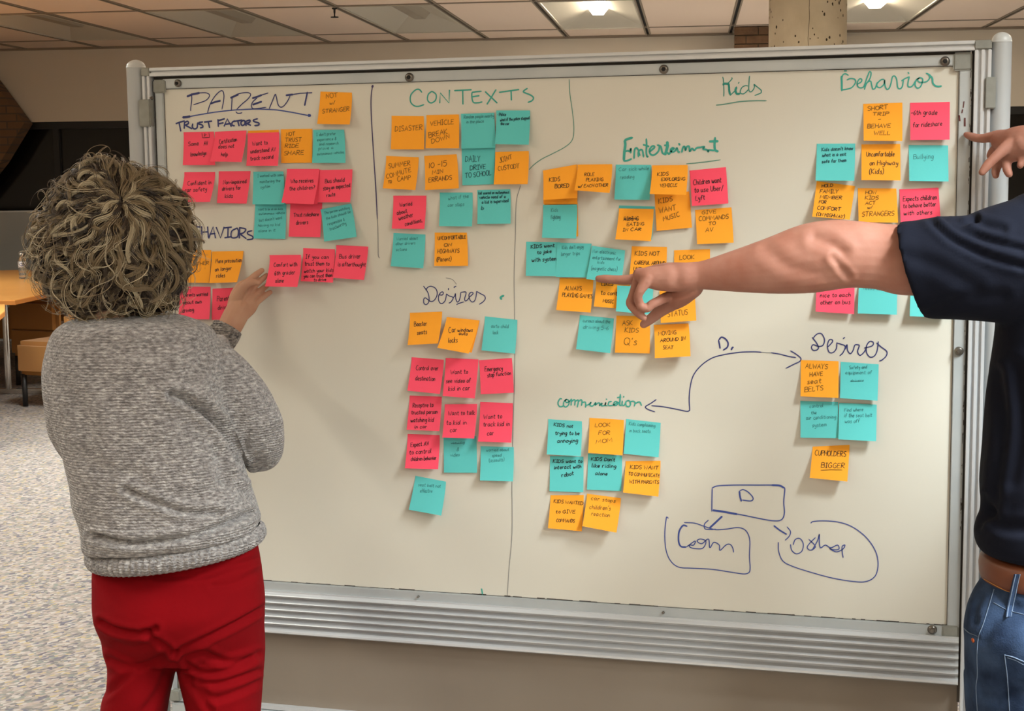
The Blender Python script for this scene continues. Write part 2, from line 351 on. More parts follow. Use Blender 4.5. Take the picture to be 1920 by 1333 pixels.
# posts with domed caps, brackets, T feet
for i, (xl, xr, yt, ys) in enumerate(((240, 272, 114, 128), (1857, 1896, 62, 80))):
    a, b = PY(xl, 150, .004), PY(xr, 150, .004); r = (b[0] - a[0])/2; x = (a[0] + b[0])/2; zt = PY((xl+xr)/2, ys, .004)[2]; ztop = PY((xl+xr)/2, yt, .004)[2]
    MB().cyl((x, .004, .07), (x, .004, zt), r, n=40, cap=True).build('post', M_post, wbd, True, auto=True)
    MB().lathe((x, .004, zt), [(r*1.01, 0), (r*1.01, .002)] + [(r*1.0*math.cos(q), .002 + (ztop - zt)*math.sin(q)) for q in np.linspace(0, 1.5, 9)], 40).build('post_cap', M_postcap, wbd, True)
    MB().bx(x - .03, x + .03, -.33, .33, .045, .085).build('foot', M_post, wbd, bevel=.008)
    for yy in (-.29, .29):
        c = MB().cyl((x - .014, yy, .028), (x + .014, yy, .028), .028, n=20).build('caster', M_hole, wbd, True)
        MB().bx(x - .018, x + .018, yy - .012, yy + .012, .03, .05).build('caster_fork', M_screw, c)
def bracket(x0, x1, y0, y1):
    A = PY(x0, y1, -.024); B = PY(x1, y0, -.024)
    MB().bx(A[0], B[0], -.024, -.004, A[2], B[2]).build('bracket', M_cap, wbd, bevel=.002, label='grey clamp bracket joining frame and post')
bracket(261, 280, 186, 238); bracket(1846, 1868, 144, 204)
bracket(318, 336, 1296, 1314)
# ribbed marker tray
xR = PY(1797, 1240, -.02)[0]; zt0 = PY(1777, 1194, -.012)[2]; zt1 = PY(1777, 1284, -.02)[2]
tray = MB().bx(-.02, xR, -.008, .004, zt1, ZB - .02).build('marker_tray', M_alu, wbd, label='ribbed aluminium tray band below the writing surface')
MB().prism([(-.02, -.007, ZB - .0225), (-.02, -.014, ZB - .026), (-.02, -.014, zt0 + .001), (-.02, -.007, zt0)], (xR + .02, 0, 0)).build('tray_lip', M_alu, tray)
p = (zt0 - zt1)/6
for i in range(6):
    z = zt0 - i*p
    prof = [(-.006, z), (-.0095, z - .03*p), (-.0235, z - .36*p), (-.0245, z - .46*p), (-.0215, z - .53*p), (-.0095, z - .58*p), (-.0085, z - .98*p), (-.006, z - .98*p)]
    if i == 5: prof = [(-.007, z), (-.010, z - .1*p), (-.018, z - .22*p), (-.025, z - .5*p), (-.026, z - .75*p), (-.020, z - .98*p), (-.007, z - .98*p)]
    MB().prism([(-.02, a, b) for a, b in prof], (xR + .02, 0, 0)).build('rib', M_alu, tray)
MB().bx(-.024, xR + .001, .006, .016, ZBR - .02, zt1 + .01).build('lower_panel', M_lower, wbd)
MB().bx(-.03, W + .06, -.012, .026, ZBR - .009, ZBR - .001).build('bottom_bead', M_alu, wbd)
MB().bx(-.03, W + .06, -.020, .030, ZBR - .085, ZBR - .011).build('bottom_rail', M_trim, wbd, bevel=.003)
MB().bx(-.03, W + .06, -.004, .004, ZBR - .30, ZBR - .085).build('bottom_apron', M_lower, wbd)
# grime lines along the lower trim
g = MB(); x = .16
while x < W:
    l = random.uniform(.004, .03)
    if random.random() < .55:
        h = random.uniform(.0004, .0016); g.bx(x, x + l, -.0008, 0, ZB + .001, ZB + .001 + h)
    x += l
for _ in range(70):
    x = W + .0205 + random.uniform(0, .0024); z = random.uniform(ZB + .2, ZT); g.bx(x, x + random.uniform(.0005, .0012), -.0072, -.007, z, z + random.uniform(.002, .012))
o = g.build('smudges', M_edge, wbd, label='dark dried ink and dirt along the frame edge'); o['kind'] = 'stuff'
# dark red pen dashes on the right trim
M_red = mat('ink_dried_red', (86, 34, 32), .6)
g = MB()
for x0, y0, x1, y1, wd in ((1807.5, 190, 1806, 202, 1), (1805, 205, 1803.5, 212, 1.2), (1798.5, 216, 1799.5, 227, 1.6), (1809, 221, 1809, 237, 1.6)):
    a, b, c, d = [PY(x, y, -.0078) for x, y in ((x0 - wd, y0), (x0 + wd, y0), (x1 + wd, y1), (x1 - wd, y1))]; g.add([a, b, c, d], [(0, 1, 2, 3)])
g.build('pen_dashes', M_red, wbd, label='dark red pen dashes on the right trim')

# ================================================================== stroke lettering
GL = {
'A': '0 0 4 10 7 0|1.5 4 6 4', 'B': '0 0 0 10|~0 10 5 9.5 5 6 0.3 5.3 5.6 5 6 1 0 0', 'C': '~6 9 3.5 10 0.5 6.5 0.8 2 3.5 0 6.5 1', 'D': '0 0 0.3 10|~0 10 5 8.5 6.4 4.5 4 1 0 0',
'E': '5.5 10 0.3 9.8 0 0 5.5 .3|0 5.3 4.5 5.5', 'F': '5.8 10 0.5 9.7 0 0|0.2 5.2 4.5 5.4', 'G': '~6 8.5 3.5 10 0.5 6.5 0.7 2 3.5 0 6 1.5 6.2 4|6.4 4.2 3.8 4.2', 'H': '0 0 0.3 10|6 10 6 0|0 5 6 5.2',
'I': '2 10 2 0|0.3 10 3.7 10|0.3 0 3.7 0', 'J': '~4.5 10 4.5 3 3.5 .3 1.5 0 0 2', 'K': '0 0 0.3 10|5.5 10 0.3 4.5 6 0', 'L': '.4 10 0 0 5 .3', 'M': '0 0 1 10 4 3.5 7 10 8 0', 'N': '0 0 0.4 10 5.4 .5 6 10',
'O': '~3 10 .4 8 .4 2.5 3.2 0 6.2 2.5 6 8 3 10', 'P': '0 0 .3 10|~0 9.8 5.4 9.2 5.4 5.8 .3 4.8', 'Q': '~3 10 .4 8 .4 2.5 3.2 0 6.2 2.5 6 8 3 10|4 2.8 6.8 -1', 'R': '0 0 .3 10|~0 9.8 5 9.4 5.2 6.2 .4 5.2|.6 5.2 6 0',
'S': '~5.5 9.2 3 10 .6 8.2 1.5 5.8 4.8 4.3 5.2 1.6 3 0 0 1', 'T': '0 9.7 7 10|3.5 9.8 3.2 0', 'U': '~0 10 .2 3 2.6 0 5.2 2.2 5.8 10', 'V': '0 10 3 0 6.2 10', 'W': '0 10 2 0 4.2 7 6.2 0 8.6 10', 'X': '0 10 6 0|6 10 0 0', 'Y': '0 10 3 5 6 10|3 5 2.6 0', 'Z': '0 10 6 10 0 0 6 0',
'a': '~4.6 5.6 2.4 6.2 .3 3.6 1.6 .2 4 2.4 4.8 5.8 4.4 2 5.6 .2', 'b': '~.6 10 .2 5 .2 .6 2.6 0 4.6 2.6 3.4 5.4 .4 4', 'c': '~4.2 5.2 2.4 6 .3 3.2 1.8 .1 4.4 1', 'd': '~4.6 5.2 2.2 5.8 .3 2.6 2 .1 4.4 2.6 5.2 10 4.6 3 5.6 .2',
'e': '~.4 2.8 4.2 3.6 3.4 5.8 1.2 5.4 .3 2.4 2 .1 4.6 1', 'f': '~4.4 9 3 10 1.8 7.5 1.6 0|.2 5.8 3.8 6', 'g': '~4.4 5.4 2.2 6 .4 3.4 2 1 4.4 3 4.6 5.8 4.4 -1.5 2.4 -4 .4 -2.6', 'h': '~.5 10 .3 5 .2 0|~.3 3.6 2.4 6 4 4.6 4.4 0',
'i': '.8 6 .6 1 1.6 .2|.9 8.3 1.1 8.8', 'j': '~1.8 6 1.8 -2 .4 -4 -.8 -2.6|1.9 8.3 2.1 8.8', 'k': '.4 10 .2 0|4 6 .4 2.8 4.4 0', 'l': '~.8 10 .4 4 .6 .6 1.6 .2', 'm': '0 6 .2 0|~.2 4 1.8 6 2.8 4.4 2.9 0|~2.9 4 4.6 6 5.8 4.2 6 0', 'n': '.1 6 .2 0|~.2 4 2.2 6 3.8 4.4 4.2 .2',
'o': '~2.4 6 .3 3.8 1.4 .2 4 1.4 4 4.8 2.4 6', 'p': '.2 6 .1 -4|~.2 4.6 2.6 6 4.4 3.6 2.8 .4 .3 1.2', 'q': '~4.2 5.4 2 6 .4 3 2.2 .4 4.2 2.6|4.4 6 4.4 -4', 'r': '.2 6 .2 0|~.2 3.8 1.6 5.8 3.6 5.6', 's': '~3.8 5.4 2 6 .8 4.4 3 2.8 3.4 .8 1.6 0 0 .8',
't': '~1.8 9.4 1.6 2 2.6 .2 3.8 .8|0 6.4 3.8 6.6', 'u': '~.2 6 .4 1.4 2.2 .1 4 2 4.4 6 4.4 1.6 5.4 .2', 'v': '0 6 2 0 4.4 6', 'w': '~0 6 1 .4 2.6 1.6 3 4.6 3.8 .6 5.2 .6 6.4 6', 'x': '0 6 4 0|4 6 0 0', 'y': '~.2 6 .8 2.6 3.4 2.4 4.2 6 3.8 -2 2 -4 .2 -3', 'z': '0 6 4 6 0 0 4.2 0',
'0': '~3 10 .4 7 .6 2 3 0 5.4 3 5 8 3 10', '1': '1.5 10 1.2 0', '5': '5 10 1 10 .6 6|~.6 6 4 6.4 5 3 3 0 0 1', '6': '~4 10 1 6.5 .4 2.4 2.4 0 4.6 2 3.4 4.6 .8 3.4', '3': '~.4 9 3 10 4.4 8 2 5.6 5 3.4 3 0 0 1',
'/': '0 -1 4 11', '-': '0 4 3.4 4.4', '(': '~2.6 11.5 .6 8 .4 2.5 2.4 -2', ')': '~0 11.5 2 8 2.2 2.5 0 -2', '?': '~0 9 2.6 10 4 7.6 2 5 1.8 3|1.8 .8 1.9 .1', "'": '.6 10.5 .2 8', '.': '.3 .1 .6 .6', ',': '.8 1 0 -1.4', ':': '.5 5 .6 5.6|.5 1 .6 1.6', '&': '~5 1 2 8 3 10 4 8 .6 3 2 0 5 3', '•': '.4 4.6 1.2 5.2 .6 5.4',
'=': '0 3 7 3.4', 'v_': '0 6 2 3 4 6',
}
def smooth_pts(P, n=5):
    P = np.asarray(P, float)
    if len(P) < 3: return P
    Q = np.vstack([2*P[0] - P[1], P, 2*P[-1] - P[-2]]); out = []
    for i in range(1, len(Q) - 2):
        p0, p1, p2, p3 = Q[i-1:i+3]
        for t in np.linspace(0, 1, n, endpoint=False):
            out.append(.5*((2*p1) + (-p0 + p2)*t + (2*p0 - 5*p1 + 4*p2 - p3)*t*t + (-p0 + 3*p1 - 3*p2 + p3)*t**3))
    out.append(Q[-2]); return np.array(out)
def glyph(ch):
    out = []; g = GL.get(ch)
    if g is None: return [], 3
    wmax = 0
    for s in g.split('|'):
        sm = s[0] == '~'; a = np.array([float(x) for x in s.lstrip('~').split()]).reshape(-1, 2); wmax = max(wmax, a[:, 0].max())
        out.append(smooth_pts(a, 4) if sm else a)
    return out, wmax
def text_strokes(txt, x0, y0, x1, y1, h, slant=.1, jit=.25, gap=1.7):
    """strokes in pixel-like coordinates (y down) between baseline ends"""
    res = []; cur = 0
    for ch in txt:
        if ch == ' ': cur += 4.2; continue
        g, wd = glyph(ch)
        jx, jy, js = random.uniform(-jit, jit), random.uniform(-jit, jit)*1.2, 1 + random.uniform(-.08, .08)
        for s in g: res.append(np.stack([cur + jx + s[:, 0] + slant*s[:, 1], jy + s[:, 1]*js], 1))
        cur += wd + gap
    tot = max(cur - gap, 1); d = np.array([x1 - x0, y1 - y0], float); L = np.linalg.norm(d); d /= L; n = np.array([d[1], -d[0]])
    if n[1] > 0: n = -n
    return [np.array([x0, y0]) + np.outer(s[:, 0]*L/tot, d) + np.outer(s[:, 1]*h/10, n) for s in res]
def ribbon(mb, P, wd, taper=True):
    mb.ns = getattr(mb, 'ns', 0) + 1
    P = np.asarray(P, float) - [0, .000025*(mb.ns % 24), 0]
    return ribbon0(mb, P, wd, taper)
def ribbon0(mb, P, wd, taper=True):
    """P: Nx3 world points on a surface facing -y; wd half width (m)"""
    P = np.asarray(P, float); N = len(P)
    if N < 2: return
    T = np.gradient(P, axis=0); T[:, 1] = 0; T /= np.linalg.norm(T, axis=1)[:, None] + 1e-9
    S = np.stack([-T[:, 2], np.zeros(N), T[:, 0]], 1)
    wv = np.full(N, wd)
    if taper and N > 4: wv[0] *= .75; wv[-1] *= .5
    A = P + S*wv[:, None]; B = P - S*wv[:, None]
    A0 = P[0] - T[0]*wd*.8; B0 = P[-1] + T[-1]*wd*.6
    vs = [A0] + [q for i in range(N) for q in (A[i], B[i])] + [B0]
    fs = [(0, 1, 2)] + [(1 + 2*i, 3 + 2*i, 4 + 2*i, 2 + 2*i) for i in range(N - 1)] + [(2*N - 1, 2*N + 1, 2*N)]
    mb.add(vs, fs)
Zk = {'A': (300, 150, 4.76), 'B': (300, 400, 4.76), 'C': (680, 130, 4.76), 'D': (680, 330, 4.76), 'E': (700, 560, 5.289), 'F': (700, 730, 5.289), 'G': (960, 240, 4.327), 'H': (960, 430, 4.327),
      'I': (980, 720, 4.533), 'J': (1480, 120, 4.327), 'K': (1480, 330, 4.327), 'L': (1440, 600, 4.76), 'M': (1220, 800, 3.967),
      'k': (1340, 130, 16.664), 'e': (1150, 250, 9.143), 'd': (1190, 620, 5.818), 'c': (1030, 730, 10.105), 'b': (1560, 120, 8.727), 's': (780, 520, 10.667), 'p': (330, 160, 6.857), '1': (0, 0, 1)}
def zp(k, P):
    ox, oy, s = Zk[k]; return np.asarray(P, float).reshape(-1, 2)/s + [ox, oy]
# ------------------------------------------------------------------ sticky notes
M_O = mat('paper_orange', (255, 170, 50), .75, spec=.2, bump=(400, .1, .0006))
M_P = mat('paper_pink', (255, 86, 112), .75, spec=.2, bump=(400, .1, .0006))
M_T = mat('paper_teal', (98, 202, 200), .75, spec=.2, bump=(400, .1, .0006))
PAP = {'O': M_O, 'P': M_P, 'T': M_T}; CN = {'O': 'orange', 'P': 'pink', 'T': 'teal'}
I_blk = mat('pen_black', (34, 24, 30), .6); I_brn = mat('pen_brown', (112, 80, 16), .6); I_brd = mat('pen_dark_brown', (60, 44, 14), .6)
I_tl = mat('pen_faint', (52, 122, 124), .6); I_tld = mat('pen_deep_teal', (14, 78, 86), .6); I_tlk = mat('pen_dark', (16, 34, 40), .6)
INK = {'k': (I_blk, .00062), 'b': (I_brn, .0006), 'B': (I_brd, .00062), 't': (I_tl, .0004), 'D': (I_tld, .0007), 'K': (I_tlk, .00072)}
def inv_bilinear(Q, P):
    Q = np.asarray(Q, float); uv = np.full((len(P), 2), .5)
    for _ in range(8):
        u, v = uv[:, :1], uv[:, 1:]
        X = Q[0]*(1-u)*(1-v) + Q[1]*u*(1-v) + Q[2]*u*v + Q[3]*(1-u)*v - P
        du = (Q[1]-Q[0])*(1-v) + (Q[2]-Q[3])*v; dv = (Q[3]-Q[0])*(1-u) + (Q[2]-Q[1])*u
        det = du[:, 0]*dv[:, 1] - du[:, 1]*dv[:, 0]
        uv -= np.stack([(X[:, 0]*dv[:, 1] - X[:, 1]*dv[:, 0])/det, (du[:, 0]*X[:, 1] - du[:, 1]*X[:, 0])/det], 1)
    return uv
NGRP = {'A': 'notes in the PARENT column', 'B': 'notes in the PARENT column', 'C': 'notes below CONTEXTS', 'D': 'notes below CONTEXTS', 'E': 'notes below the middle Desires', 'F': 'notes below the middle Desires', 'G': 'notes below Entertainment', 'H': 'notes below Entertainment', 'I': 'notes below communication', 'J': 'notes below Behavior', 'K': 'notes below Behavior', 'L': 'notes below the right Desires', 'M': 'notes below the right Desires'}
def note(k, col, q, ink, lines, lab, lay=0, lift=None, tilt=0., stack=0, grp=None):
    Q = zp(k, q); li = random.uniform(.010, .019) if lift is None else lift*(1.25 if lift > .008 else 1)
    y0 = -(.0008 + .0022*lay)
    la = li*(1 + tilt) ; lb = li*(1 - tilt)            # lift of the left / right lower corner
    C = np.array([PY(*Q[0], y0), PY(*Q[1], y0), PY(*Q[2], y0 - lb), PY(*Q[3], y0 - la)])
    def surf(u, v, off=0.0):
        u = np.asarray(u, float); v = np.asarray(v, float)
        X = C[0]*((1-u)*(1-v))[..., None] + C[1]*(u*(1-v))[..., None] + C[2]*(u*v)[..., None] + C[3]*((1-u)*v)[..., None]
        f = np.clip((v - .12)/.88, 0, 1)**1.35
        lin = la*(1-u) + lb*u
        X[..., 1] = y0 - lin*(.9*f + .1*v) - off
        return X
    N = 9; g = np.linspace(0, 1, N); U, V = np.meshgrid(g, g); F = surf(U, V).reshape(-1, 3); Bk = F + [0, .0003, 0]
    fs = []; n2 = N*N
    for j in range(N-1):
        for i in range(N-1):
            a = j*N + i; fs.append((a, a + N, a + N + 1, a + 1)); fs.append((n2 + a, n2 + a + 1, n2 + a + N + 1, n2 + a + N))
    for i in range(N-1):
        for a, b in ((i, i+1), (n2 - N + i + 1, n2 - N + i), ((i+1)*N, i*N), (i*N + N - 1, (i+1)*N + N - 1)): fs.append((a, b, b + n2, a + n2))
    ctr = C.mean(0)
    t = thing('sticky_note', lab, 'note', ctr, group=grp or NGRP[k])
    po = mk('paper', list(F) + list(Bk), fs, PAP[col], t, True); po.data.set_sharp_from_angle(angle=.6)
    for s in range(stack):
        pass
    if lines:
        m_, wd = INK[ink]; mb = MB()
        for ln in lines:
            if isinstance(ln, str):                      # raw stroke "x y x y ..."
                P = zp(k, [float(x) for x in ln.split()]); Ss = [P]
            else:
                txt, x0, y0_, x1, y1_, h = ln[:6]; o_, s_ = Zk[k][:2], Zk[k][2]
                Ss = [s/s_ + np.array(o_) for s in text_strokes(txt, x0, y0_, x1, y1_, h)]
            for S in Ss:
                if len(S) > 1:
                    seg = [S[0]]
                    for a, b in zip(S[:-1], S[1:]):
                        nn = max(1, int(np.hypot(*(b-a))/4)); seg += [a + (b-a)*q/nn for q in range(1, nn + 1)]
                    S = np.array(seg)
                uv = inv_bilinear(Q, S); uv = np.clip(uv, .005, .995)
                ribbon(mb, surf(uv[:, 0], uv[:, 1], .0004), wd)
        if mb.v: mb.build('handwriting', m_, t)
    return t
def word(k, strokes, m_, wd, name, label, y=-.0006):
    mb = MB()
    for s in strokes:
        ww = wd
        if isinstance(s, tuple): s, ww = s
        sm = s[0] == '~'; P = zp(k, [float(x) for x in s.lstrip('~').split()])
        if sm: P = smooth_pts(P, 6)
        ribbon(mb, np.array([PY(a, b, y) for a, b in P]), ww)
    return mb.build(name, m_, wbd, label=label)
# ------------------------------------------------------------------ marker writing on the board
B_navy = mat('marker_navy', (44, 52, 112), .5); B_pur = mat('marker_purple', (58, 48, 96), .5); B_teal = mat('marker_teal', (56, 164, 148), .5)
B_tealn = mat('marker_green_thin', (96, 148, 132), .5); B_tdk = mat('marker_teal_dark', (30, 138, 124), .5); B_grey = mat('marker_thin_grey', (140, 140, 138), .6); B_bl = mat('marker_blue', (56, 76, 148), .5)
word('p', [('145 142 215 115 300 98', .0024), '~200 105 203 180 190 290 188 330', '~220 105 300 98 390 98 432 130 390 190 300 225 225 250',
  '~405 352 440 240 500 140 560 80 598 72 616 120 612 200 590 310', ('445 235 500 215 570 198', .0021), ('705 160 750 140 800 118', .0022), '722 160 712 320', '~730 145 800 110 880 95 940 98 960 125 920 180 850 240 780 310', '~770 340 790 358 820 360 850 352',
  ('985 165 1050 145 1100 125', .0021), '1100 125 1185 98', '~1040 165 990 210 970 260 985 295 1030 300 1160 282', ('990 248 1040 230 1100 210', .0021),
  '~1200 300 1240 200 1275 118 1290 150 1310 240 1340 278 1380 270 1430 210 1470 130', ('1418 128 1500 118', .0021), '1500 118 1600 102 1750 95', ('1690 90 1675 160 1655 258', .0018),
  ('90 412 140 408 180 400', .0026)], B_navy, .00115, 'heading', 'navy capital heading PARENT')
word('p', ['~160 404 300 378 500 345 700 322 850 312 1000 305 1150 308 1300 318 1450 340 1600 368 1700 388', ('1700 386 1728 388', .003)], B_bl, .0013, 'underline', 'blue arched underline below PARENT')
word('p', ['0 492 60 470 110 458', '40 480 62 590', '110 470 105 555', '~115 475 150 462 160 490 112 515', '125 515 205 558', '~215 495 210 535 235 560 270 545 278 478', '~345 470 300 478 292 495 335 510 345 535 310 548',
  '365 472 462 460', '415 468 432 545', '540 440 545 530', '540 455 625 430', '540 495 610 482', '620 525 660 432 712 530', '640 500 705 490', '~760 455 725 475 722 510 755 520', '735 465 850 448', '795 460 812 522',
  '~862 450 835 480 850 515 885 500 885 460 862 450', '900 460 902 520', '~905 460 950 448 945 475 905 490', '915 492 962 515', '~1050 430 1000 445 1005 465 1065 485 1060 510 1010 518'], B_navy, .0018, 'heading', 'navy heading TRUST FACTORS')
word('B', ['~215 110 240 98 262 108', '270 130 262 215', '~300 118 360 122', '~300 165 350 160', '300 210 352 203', '372 118 375 225', '425 120 432 215', '375 168 428 165', '435 222 475 120 495 220', '445 185 492 180', '502 125 540 220 572 122',
  '575 130 640 122', '608 128 605 212', '578 218 640 208', '~690 130 640 160 640 215 690 210 700 160 690 130', '712 125 708 222', '~712 128 765 140 750 170 712 185', '722 190 770 225', '~822 155 785 165 785 185 825 205 825 228 775 235'], B_navy, .0016, 'heading', 'navy heading BEHAVIORS half hidden by the curly hair')
word('C', ['~528 205 505 180 470 185 430 230 428 290 460 325 500 330 548 315', '~618 195 585 225 580 275 610 300 650 275 655 225 618 195', '688 300 692 210 770 300 775 185', '820 190 970 182', '893 190 895 312', '~1060 195 1000 202 975 215 985 290 1030 298 1068 290', '980 245 1040 235', '1095 200 1200 300', '1190 182 1110 312', '1220 205 1395 180', '1325 195 1328 275',
  '~1470 170 1440 190 1440 205 1500 230 1525 255 1510 280 1475 295'], B_teal, .0015, 'heading', 'teal capital heading CONTEXTS')
word('k', ['~250 240 275 330 285 500 290 700 285 850', ('~265 480 300 450 380 450 430 460 450 560 455 660 480 790', .0022), '~420 430 490 360 545 290 530 255', '~485 815 560 740 640 660 680 540', ('~680 560 650 660 690 760 790 760', .0022), '740 440 765 400',
  '~1035 520 960 510 860 560 800 680 820 750 900 765 980 710 1040 640', '~1090 210 1075 400 1065 560 1070 650 1110 705 1180 670 1240 560 1230 460', '~1230 465 1320 540 1440 640 1460 690 1440 740 1350 780 1250 820'], B_tdk, .0010, 'heading', 'dark teal heading Kids at the top')
word('k', ['~50 1118 300 1090 700 1020 1000 990 1300 978 1620 980'], B_tealn, .0012, 'underline', 'teal underline below Kids')
word('e', [('~325 75 250 95 195 120', .0026), ('~195 120 205 200 190 320 180 470', .0028), '~180 475 250 465 315 435', '~205 310 250 300 280 310 300 260 300 340', '~355 430 360 330 370 270 400 250 430 290', '~430 400 430 320 470 280 500 300 520 410', '~455 380 440 340 430 290', '~565 95 570 200 565 320 580 400 598 392', '515 195 610 225',
  '~630 310 700 250 700 220 660 225 620 290 640 360 700 370 770 310 790 220 750 200', '~790 205 820 240 840 330 880 360', ('925 150 930 220 905 320 885 365', .003), '880 205 950 210', '~930 330 955 355 1000 300 1040 260 1010 250 980 290 1010 320 1060 300 1090 250 1110 310 1140 325', '1125 175 1140 200',
  '~1175 325 1190 250 1220 225 1240 290 1260 230 1300 225 1310 310 1350 260 1390 290 1430 250 1500 240 1560 230 1540 270 1600 280 1630 315 1640 285 1730 295', ('~1745 75 1735 200 1745 280 1775 305 1800 305', .0024), ('1650 140 1795 135', .0024)], B_teal, .0019, 'heading', 'thick teal heading Entertainment')
word('e', ['1255 522 1400 510 1600 487 1760 465 1835 455'], B_tealn, .0011, 'underline', 'thin teal underline below Entertainment')
word('b', [('~155 200 160 320 160 440', .002), '~165 220 180 175 220 160 270 185', '~245 260 300 238 370 250 385 300 330 380 250 410 160 425', '~420 330 480 290 485 250 450 245 415 300 425 370 470 390 520 370 550 290 590 180 615 125 640 150 620 240 560 330 530 420', '~535 400 560 320 630 280 650 350 670 410 710 390 740 300',
  '~850 250 800 260 740 320 740 370 790 385 850 330 860 260 870 360 900 415 940 390 970 300 990 210 1030 200 1060 260 1075 380 1110 405 1150 370 1170 260', '1140 275 1200 235 1265 210', '~1265 210 1245 300 1245 365 1290 375 1330 340 1370 270', '~1430 230 1380 260 1360 340 1390 390 1440 380 1480 300 1480 240 1430 225 1400 260 1430 295 1490 300',
  '~1490 300 1560 280 1600 220 1580 170 1540 150', ('~1580 165 1640 230 1650 310 1690 355 1740 368 1795 360', .0017), '200 112 240 112', '1245 135 1258 158'], B_teal, .0013, 'heading', 'teal script heading Behavior')
word('c', ['~235 180 200 180 165 250 180 310 220 330 270 310', '~330 190 280 230 270 300 310 335 365 290 370 220 330 190 300 210 330 250 390 220 420 180', '~420 180 415 250 412 305', '~420 230 470 195 490 220 480 305', '~490 230 540 200 550 240 530 340', '~545 240 600 195 620 230 610 310', '~620 250 680 240 690 290 685 345', '~690 300 740 290 790 245 770 300 820 315 880 250 870 300 920 260 960 265 950 310 1000 260 990 310 1050 300 1070 250 1060 300 1100 310',
  '1080 180 1088 195', '~1180 230 1130 240 1120 300 1180 305 1230 290 1290 240 1240 235 1220 290 1270 300 1320 240', ('~1345 95 1340 200 1330 290 1370 305', .0016), '~1290 155 1360 145', '~1385 220 1380 290 1420 300 1460 230', '1410 130 1410 150', '~1490 210 1450 240 1460 310 1510 325 1540 280 1520 220 1490 210', '~1530 235 1590 225 1625 250 1610 320', '~1620 280 1680 240 1720 245 1750 310'], B_teal, .0014, 'heading', 'teal script heading communication')
word('s', ['~150 175 190 230 240 310 262 420 250 500 205 545 160 520 155 440 185 410 230 440 290 480 350 470 405 400 425 310 390 220 300 178 230 205 200 260', '~465 350 530 350 545 300 510 295 460 350 450 440 480 510 530 520 580 470 600 400 610 330', '~610 330 660 370 740 400 730 450 690 500 655 515', '~740 410 775 370 790 325 795 420 825 490 860 470 885 390 895 300', '~895 300 990 290 1000 330 975 420 985 470 1030 450 1065 400 1130 340 1140 310 1100 300 1060 350 1075 440 1120 490 1170 470 1200 390 1215 280', '~1210 280 1300 330 1370 370 1385 430 1340 490 1265 540',
  '650 220 648 250', '~760 210 770 190 805 180', '~810 545 860 520 960 490'], B_navy, .00105, 'heading', 'navy script heading Desires in the middle column')
word('s', [('~1755 365 1710 385 1690 410 1715 440', .0022)], B_teal, .0018, 'pen_mark', 'short teal tick right of Desires')
word('L', ['~395 155 430 200 450 240 440 265 405 270 388 245 405 220 450 235 490 225 505 175 480 125 450 120 425 135 405 160', '~535 240 575 195 570 175 545 180 530 230 545 285 580 290 610 255 615 200', '~615 205 650 215 690 235 670 290 640 320', '~690 260 705 220 710 270 735 300 760 270 775 225 800 220 815 230 800 280 820 315 855 290 880 245', '~860 250 930 230 940 200 910 190 880 230 880 290 910 330 950 320 975 270 985 190', '~970 205 1010 240 1060 280 1055 320 1020 355 995 365', '672 165 685 155'], B_navy, .00115, 'heading', 'navy script heading Desires on the right')
word('d', ['~915 105 925 150 932 195', '~920 100 945 72 985 85 1018 130 1010 180 965 213', ('1055 207 1062 190 1075 178', .0018)], B_navy, .0016, 'letter', 'navy letter D with a dot above the arrow')
word('d', ['~185 818 300 828 450 855 560 878 595 872 600 850 595 750 605 620 640 490 720 385 840 300 980 260 1150 235 1300 230 1385 235', '~1490 240 1580 255 1680 280 1760 293', '~235 752 180 790 118 830 150 860 222 885', '~1700 220 1760 255 1812 300 1800 335 1740 365 1650 410'], B_navy, .00115, 'arrow', 'long curved navy double arrow')
word('d', ['1385 235 1440 240 1490 240'], B_grey, .0008, 'arrow_gap', 'faint part of the curved arrow')
word('M', ['~455 630 456 540 458 455', '~458 455 500 440 620 434 800 434 900 434 960 438', ('~900 434 960 438 992 455', .002), '~992 450 998 470 990 560 995 640 975 690 920 700 820 685 700 660 560 635', ('465 622 530 630 640 650', .0022), ('~660 480 665 520 675 555', .0018), '~665 475 690 468 730 490 762 530 745 552 680 545'], B_bl, .0012, 'box_drawing', 'blue box holding the letter D')
word('M', [('530 668 480 715 440 752', .002), '~430 695 400 725 405 760 450 765 485 762', '~250 712 330 718 410 745 480 765 560 762 640 750 690 760 720 790 738 850 735 960 740 1050 730 1085 690 1095 600 1082 450 1060 300 1052 210 1045 150 1000 115 920 105 800 115 690 120 672 132 682',
  ('~270 740 240 735 212 780 208 850 225 890 265 895', .0018), '~265 895 330 850 320 880 290 880 300 900 370 908 400 890 410 850 370 835 345 850 380 870 430 835 440 900 470 860 510 880 515 920 560 880 590 875 610 900 617 935'], B_bl, .0011, 'box_drawing', 'blue rounded box holding the word Com')
word('M', [('918 737 960 770 1010 800', .0016), '~1015 745 1040 780 1030 815 1000 845', '~950 860 953 930 985 1000 1060 1040 1200 1085 1350 1125 1500 1150 1600 1152 1670 1110 1692 1020 1670 920 1600 820 1500 745 1400 710 1290 700 1210 705 1190 718',
  '~1040 875 1050 920 1085 945 1125 925 1135 870 1110 832 1075 840 1060 880', '~1225 825 1180 870 1165 900 1190 918 1225 890 1175 835', '~1200 920 1240 850 1255 800 1255 860 1265 900 1300 880 1340 900 1390 880 1400 910 1360 915 1330 905 1380 930 1430 910 1445 880 1425 890 1425 930 1432 975'], B_bl, .00105, 'oval_drawing', 'blue oval around the word Other')
